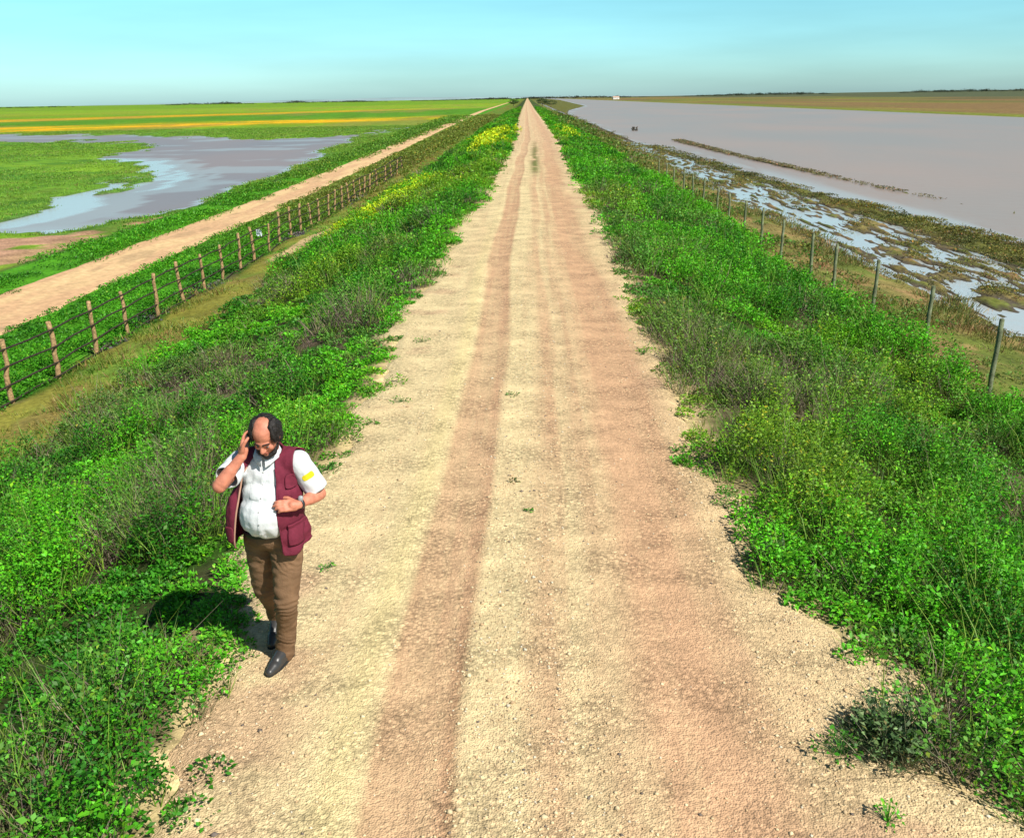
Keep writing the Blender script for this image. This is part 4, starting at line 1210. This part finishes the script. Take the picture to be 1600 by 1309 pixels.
for k in range(6):
    zb = 1.06 + k * .075
    cand = [v.co for v in sm2.vertices if abs(v.co.z - zb) < .006 and abs(v.co.x - (.106 - (1.5 - zb) * .04)) < .008 and v.co.y < 0]
    if cand:
        c = cand[0]; simple('button', Shape().ell(c + Vector((0, -.007, 0)), (.005, .003, .005)), flat_mat('button', (.35, .34, .33), .4, .02, 5, .5) if k == 0 else bpy.data.materials['button'], shirt)
pp = submesh(sm2, lambda c: .015 < c.x < .085 and c.y < -.05 and 1.27 < c.z < 1.37, .005)
link('breast_pocket', pp, SHIRT_M, shirt)
dl_ = (lelb - lsh); 
def badge(c):
    q = (c - lsh).dot(dl_) / dl_.length_squared; ax = lsh + dl_ * q; o = c - ax
    return .26 < q < .42 and o.length > .04 and o.normalized().dot(Vector((.45, -.85, .1)).normalized()) > .86 and c.x > .30
link('sleeve_badge', submesh(sm2, badge, .004), flat_mat('yellow_badge', (.70, .58, .02), .7, .15, 30, .2), shirt)

# vest: an open, sleeveless shell over the shirt
Vs = Shape()
Vs.ell((.095, .045, 1.36), (.205, .160, .20)).ell((.09, .02, 1.25), (.210, .185, .17)).ell((.085, .0, 1.14), (.222, .205, .20)).ell((.075, .01, 1.00), (.255, .205, .17)).ell((-.10, -.02, 1.08), (.085, .13, .22)).ell((.09, .01, .90), (.245, .20, .14)).cap(rsh + Vector((.01, .01, .0)), lsh + Vector((-.01, .01, .0)), .092, .092)
Vs.cap((.105, .035, 1.48), (.11, .03, 1.54), .095, .085)
vm_ = remesh(Vs, .008, 8)
def v_keep(c):
    x, y, z = c
    hem = .885 + (.045 if x > .27 else 0) * min(1, (x - .27) / .06) - .0 + (.03 if x < 0 else 0) + .02 * max(0, y) / .2
    if z < hem: return False
    if y < .0:
        xl = -.030 - (1.5 - z) * .16; xr = .185 + (1.5 - z) * .035
        if z > 1.40: xl += (z - 1.40) * .45; xr -= (z - 1.40) * .15
        if xl < x < xr: return False
    n0 = Vector((.115, .0, 1.57))
    if (c - n0).length < .095: return False
    for s_, sx in ((rsh, -1), (lsh, 1)):
        o = c - (s_ + Vector((0, .0, -.03)))
        if o.x * sx > -.012 + .0 and abs(o.z) < .13 and ((o.y / .10) ** 2 + (o.z / .125) ** 2) < 1: return False
        if o.x * sx > .045 and z > 1.36: return False
    return True
vm2 = submesh(vm_, v_keep)
displace(vm2, lambda c: .007 * mnoise.noise(Vector((c.x * 12, c.y * 12, c.z * 7))) + .0045 * mnoise.noise(Vector((c.x * 30, c.y * 30, c.z * 18))) + .012 * math.exp(-((c.z - .92) / .10) ** 2) * math.sin(math.atan2(c.y, c.x - .09) * 9))
vest = link('vest', vm2, VEST_M, man)
q = vest.modifiers.new('thick', 'SOLIDIFY'); q.thickness = .010; q.offset = 0
def pk2(x0, x1, z0, z1, off):
    me = submesh(vm2, lambda c: x0 < c.x < x1 and z0 < c.z < z1 and c.y < .02, off)
    o = link('pocket', me, VEST_M, vest); m_ = o.modifiers.new('t', 'SOLIDIFY'); m_.thickness = .010; m_.offset = 0
pk2(.245, .315, .955, 1.10, .015); pk2(.235, .290, 1.32, 1.41, .013); pk2(-.165, -.105, .965, 1.08, .014)
# pale piping down the front edges
for sx in (0, 1):
    pts = []
    for i in range(24):
        z = .905 + i * .024
        xe = (-.030 - (1.5 - z) * .16 + max(0, z - 1.40) * .45) if sx == 0 else (.185 + (1.5 - z) * .035 - max(0, z - 1.4) * .15)
        cand = [v.co for v in vm2.vertices if abs(v.co.z - z) < .012 and abs(v.co.x - xe) < .02 and v.co.y < .02]
        if cand: c = min(cand, key=lambda p: abs(p.x - xe)); pts.append((c.x, c.y - .004, z))
    if len(pts) > 3:
        V = []; F = []
        for k in range(2):
            pts = [pts[0]] + [tuple(.25 * pts[i - 1][j] + .5 * pts[i][j] + .25 * pts[i + 1][j] for j in range(3)) for i in range(1, len(pts) - 1)] + [pts[-1]]
        tube(V, F, pts, [.006] * len(pts), 6); pymesh('edge_piping', V, F, flat_mat('pink_tan_trim', (.42, .24, .17), .8, .1, 20, .2) if sx == 0 else VEST_M, vest)

# wristwatch on the left wrist
dfl = (lwr - lelb).normalized(); wc = lelb.lerp(lwr, .90)
V = []; F = []
ref = Vector((0, 0, 1)); u = dfl.cross(ref).normalized(); v_ = dfl.cross(u)
for i in range(24):
    a = 2 * math.pi * i / 24
    for (h_, r_) in ((-.010, .0300), (-.010, .0350), (.010, .0350), (.010, .0300)):
        V.append(wc + dfl * h_ + (u * math.cos(a) + v_ * math.sin(a)) * (r_ + .001))
for i in range(24):
    for k in range(4): F.append((i * 4 + k, i * 4 + (k + 1) % 4, ((i + 1) % 24) * 4 + (k + 1) % 4, ((i + 1) % 24) * 4 + k))
watch = pymesh('wristwatch', V, F, BLK_M, man)
tpd = (Vector((.1, -.5, 1)) - dfl * Vector((.1, -.5, 1)).dot(dfl)).normalized()
D = Shape(); D.cap(wc + tpd * .034, wc + tpd * .042, .017, .017, None, (tpd, .3)); simple('dial', D, flat_mat('watch_dial', (.30, .31, .32), .3, .05, 5, .5), watch)

# phone held to the right ear (a thing of its own)
man.rotation_euler = (0, 0, rad(-4)); man.scale = (.962, .962, .962)
PM = Matrix.Translation(Vector((PX0, PY0, man.location.z))) @ Matrix.Rotation(rad(-4), 4, 'Z') @ Matrix.Scale(.962, 4) @ Matrix.Translation(Vector((.036, -.118, 1.655))) @ Matrix.Rotation(rad(-8), 4, 'Z') @ Matrix.Rotation(rad(-28), 4, 'X')
V = []; F = []
n8 = []
for i in range(24):
    a = 2 * math.pi * i / 24; ca, sa = math.cos(a), math.sin(a)
    n8.append((math.copysign(abs(ca) ** .35, ca) * .025, math.copysign(abs(sa) ** .35, sa) * .058))
for (xo, sc_) in ((-.006, .94), (-.0045, 1), (.0045, 1), (.006, .94)):
    for (yy_, zz_) in n8: V.append(Vector((xo, yy_ * sc_, zz_ * sc_)))
for l in range(3):
    for i in range(24): F.append((l * 24 + i, l * 24 + (i + 1) % 24, (l + 1) * 24 + (i + 1) % 24, (l + 1) * 24 + i))
F.append(tuple(range(24))[::-1]); F.append(tuple(72 + i for i in range(24)))
phone = pymesh('mobile_phone', V, F, BLK_M); phone.matrix_world = PM
tag(phone, 'dark mobile phone the man in the maroon vest holds to his ear', 'phone')
SKY_STR = .085; SUN_E = 4.6; EXPO = .5
# ------------------------------------------------------------------ sky and sun
SUN_EL = rad(46); SH = Vector((-.70, .71, 0)).normalized()      # direction the shadows fall
w = bpy.data.worlds.new('World'); scene.world = w; w.use_nodes = True
nt = w.node_tree; L = nt.links; bg = nt.nodes['Background']
sky = nd(nt, 'ShaderNodeTexSky'); sky.sky_type = 'NISHITA'; sky.sun_disc = False
sky.sun_elevation = SUN_EL
sun_dir = -SH
sky.sun_rotation = math.atan2(sun_dir.x, sun_dir.y)
sky.air_density = 1.0; sky.dust_density = .6; sky.ozone_density = 1.0
mx = nd(nt, 'ShaderNodeMix', data_type='RGBA', blend_type='MULTIPLY'); mx.inputs[0].default_value = 1
tcw = nd(nt, 'ShaderNodeTexCoord'); sxyz = nd(nt, 'ShaderNodeSeparateXYZ'); L.new(tcw.outputs['Generated'], sxyz.inputs[0])
crw = nd(nt, 'ShaderNodeValToRGB'); L.new(sxyz.outputs[2], crw.inputs[0])
e = crw.color_ramp.elements; e[0].position = 0; e[0].color = (.68, 1.10, 1.42, 1); e[1].position = .45; e[1].color = (.36, .43, .44, 1)
q = crw.color_ramp.elements.new(.045); q.color = (.64, 1.16, 1.42, 1)
q = crw.color_ramp.elements.new(.10); q.color = (.62, 1.18, 1.26, 1)
mpw = nd(nt, 'ShaderNodeMapping'); mpw.inputs['Scale'].default_value = (3, 3, 26); L.new(tcw.outputs['Generated'], mpw.inputs[0])
nzw = nd(nt, 'ShaderNodeTexNoise', i_Scale=1.0, i_Detail=4.0); L.new(mpw.outputs[0], nzw.inputs['Vector'])
rmw = nd(nt, 'ShaderNodeMapRange'); rmw.inputs['From Min'].default_value = .35; rmw.inputs['From Max'].default_value = .7; rmw.inputs['To Min'].default_value = .93; rmw.inputs['To Max'].default_value = 1.09
L.new(nzw.outputs[0], rmw.inputs[0]); vsw = nd(nt, 'ShaderNodeVectorMath', operation='SCALE'); L.new(crw.outputs[0], vsw.inputs[0]); L.new(rmw.outputs[0], vsw.inputs['Scale'])
L.new(vsw.outputs[0], mx.inputs[7])
L.new(sky.outputs[0], mx.inputs[6]); L.new(mx.outputs[2], bg.inputs[0])
bg.inputs[1].default_value = SKY_STR
sl = bpy.data.lights.new('sun', 'SUN'); sl.energy = SUN_E; sl.angle = rad(.53); sl.color = (1, .95, .86)
so = bpy.data.objects.new('sun', sl); COL.objects.link(so)
d = Vector((SH.x * math.cos(SUN_EL), SH.y * math.cos(SUN_EL), -math.sin(SUN_EL)))
so.rotation_euler = d.to_track_quat('-Z', 'Y').to_euler()
so.location = (8, -8, 12)

cam = bpy.data.cameras.new('camera'); cam.lens = 33.75; cam.sensor_width = 36; cam.clip_end = 20000; cam.clip_start = .1
co = bpy.data.objects.new('camera', cam); COL.objects.link(co)
M = Matrix.Rotation(rad(1.18), 4, 'Z') @ Matrix.Rotation(rad(90 - 18.5), 4, 'X') @ Matrix.Rotation(rad(-.97), 4, 'Z')
co.matrix_world = Matrix.Translation((0, 0, 3.5)) @ M
scene.camera = co
scene.view_settings.view_transform = 'Standard'
scene.view_settings.look = 'None'
scene.view_settings.exposure = EXPO
scene.view_settings.gamma = 1
scene.render.engine = 'CYCLES'
scene.cycles.max_bounces = 5
scene.cycles.diffuse_bounces = 2
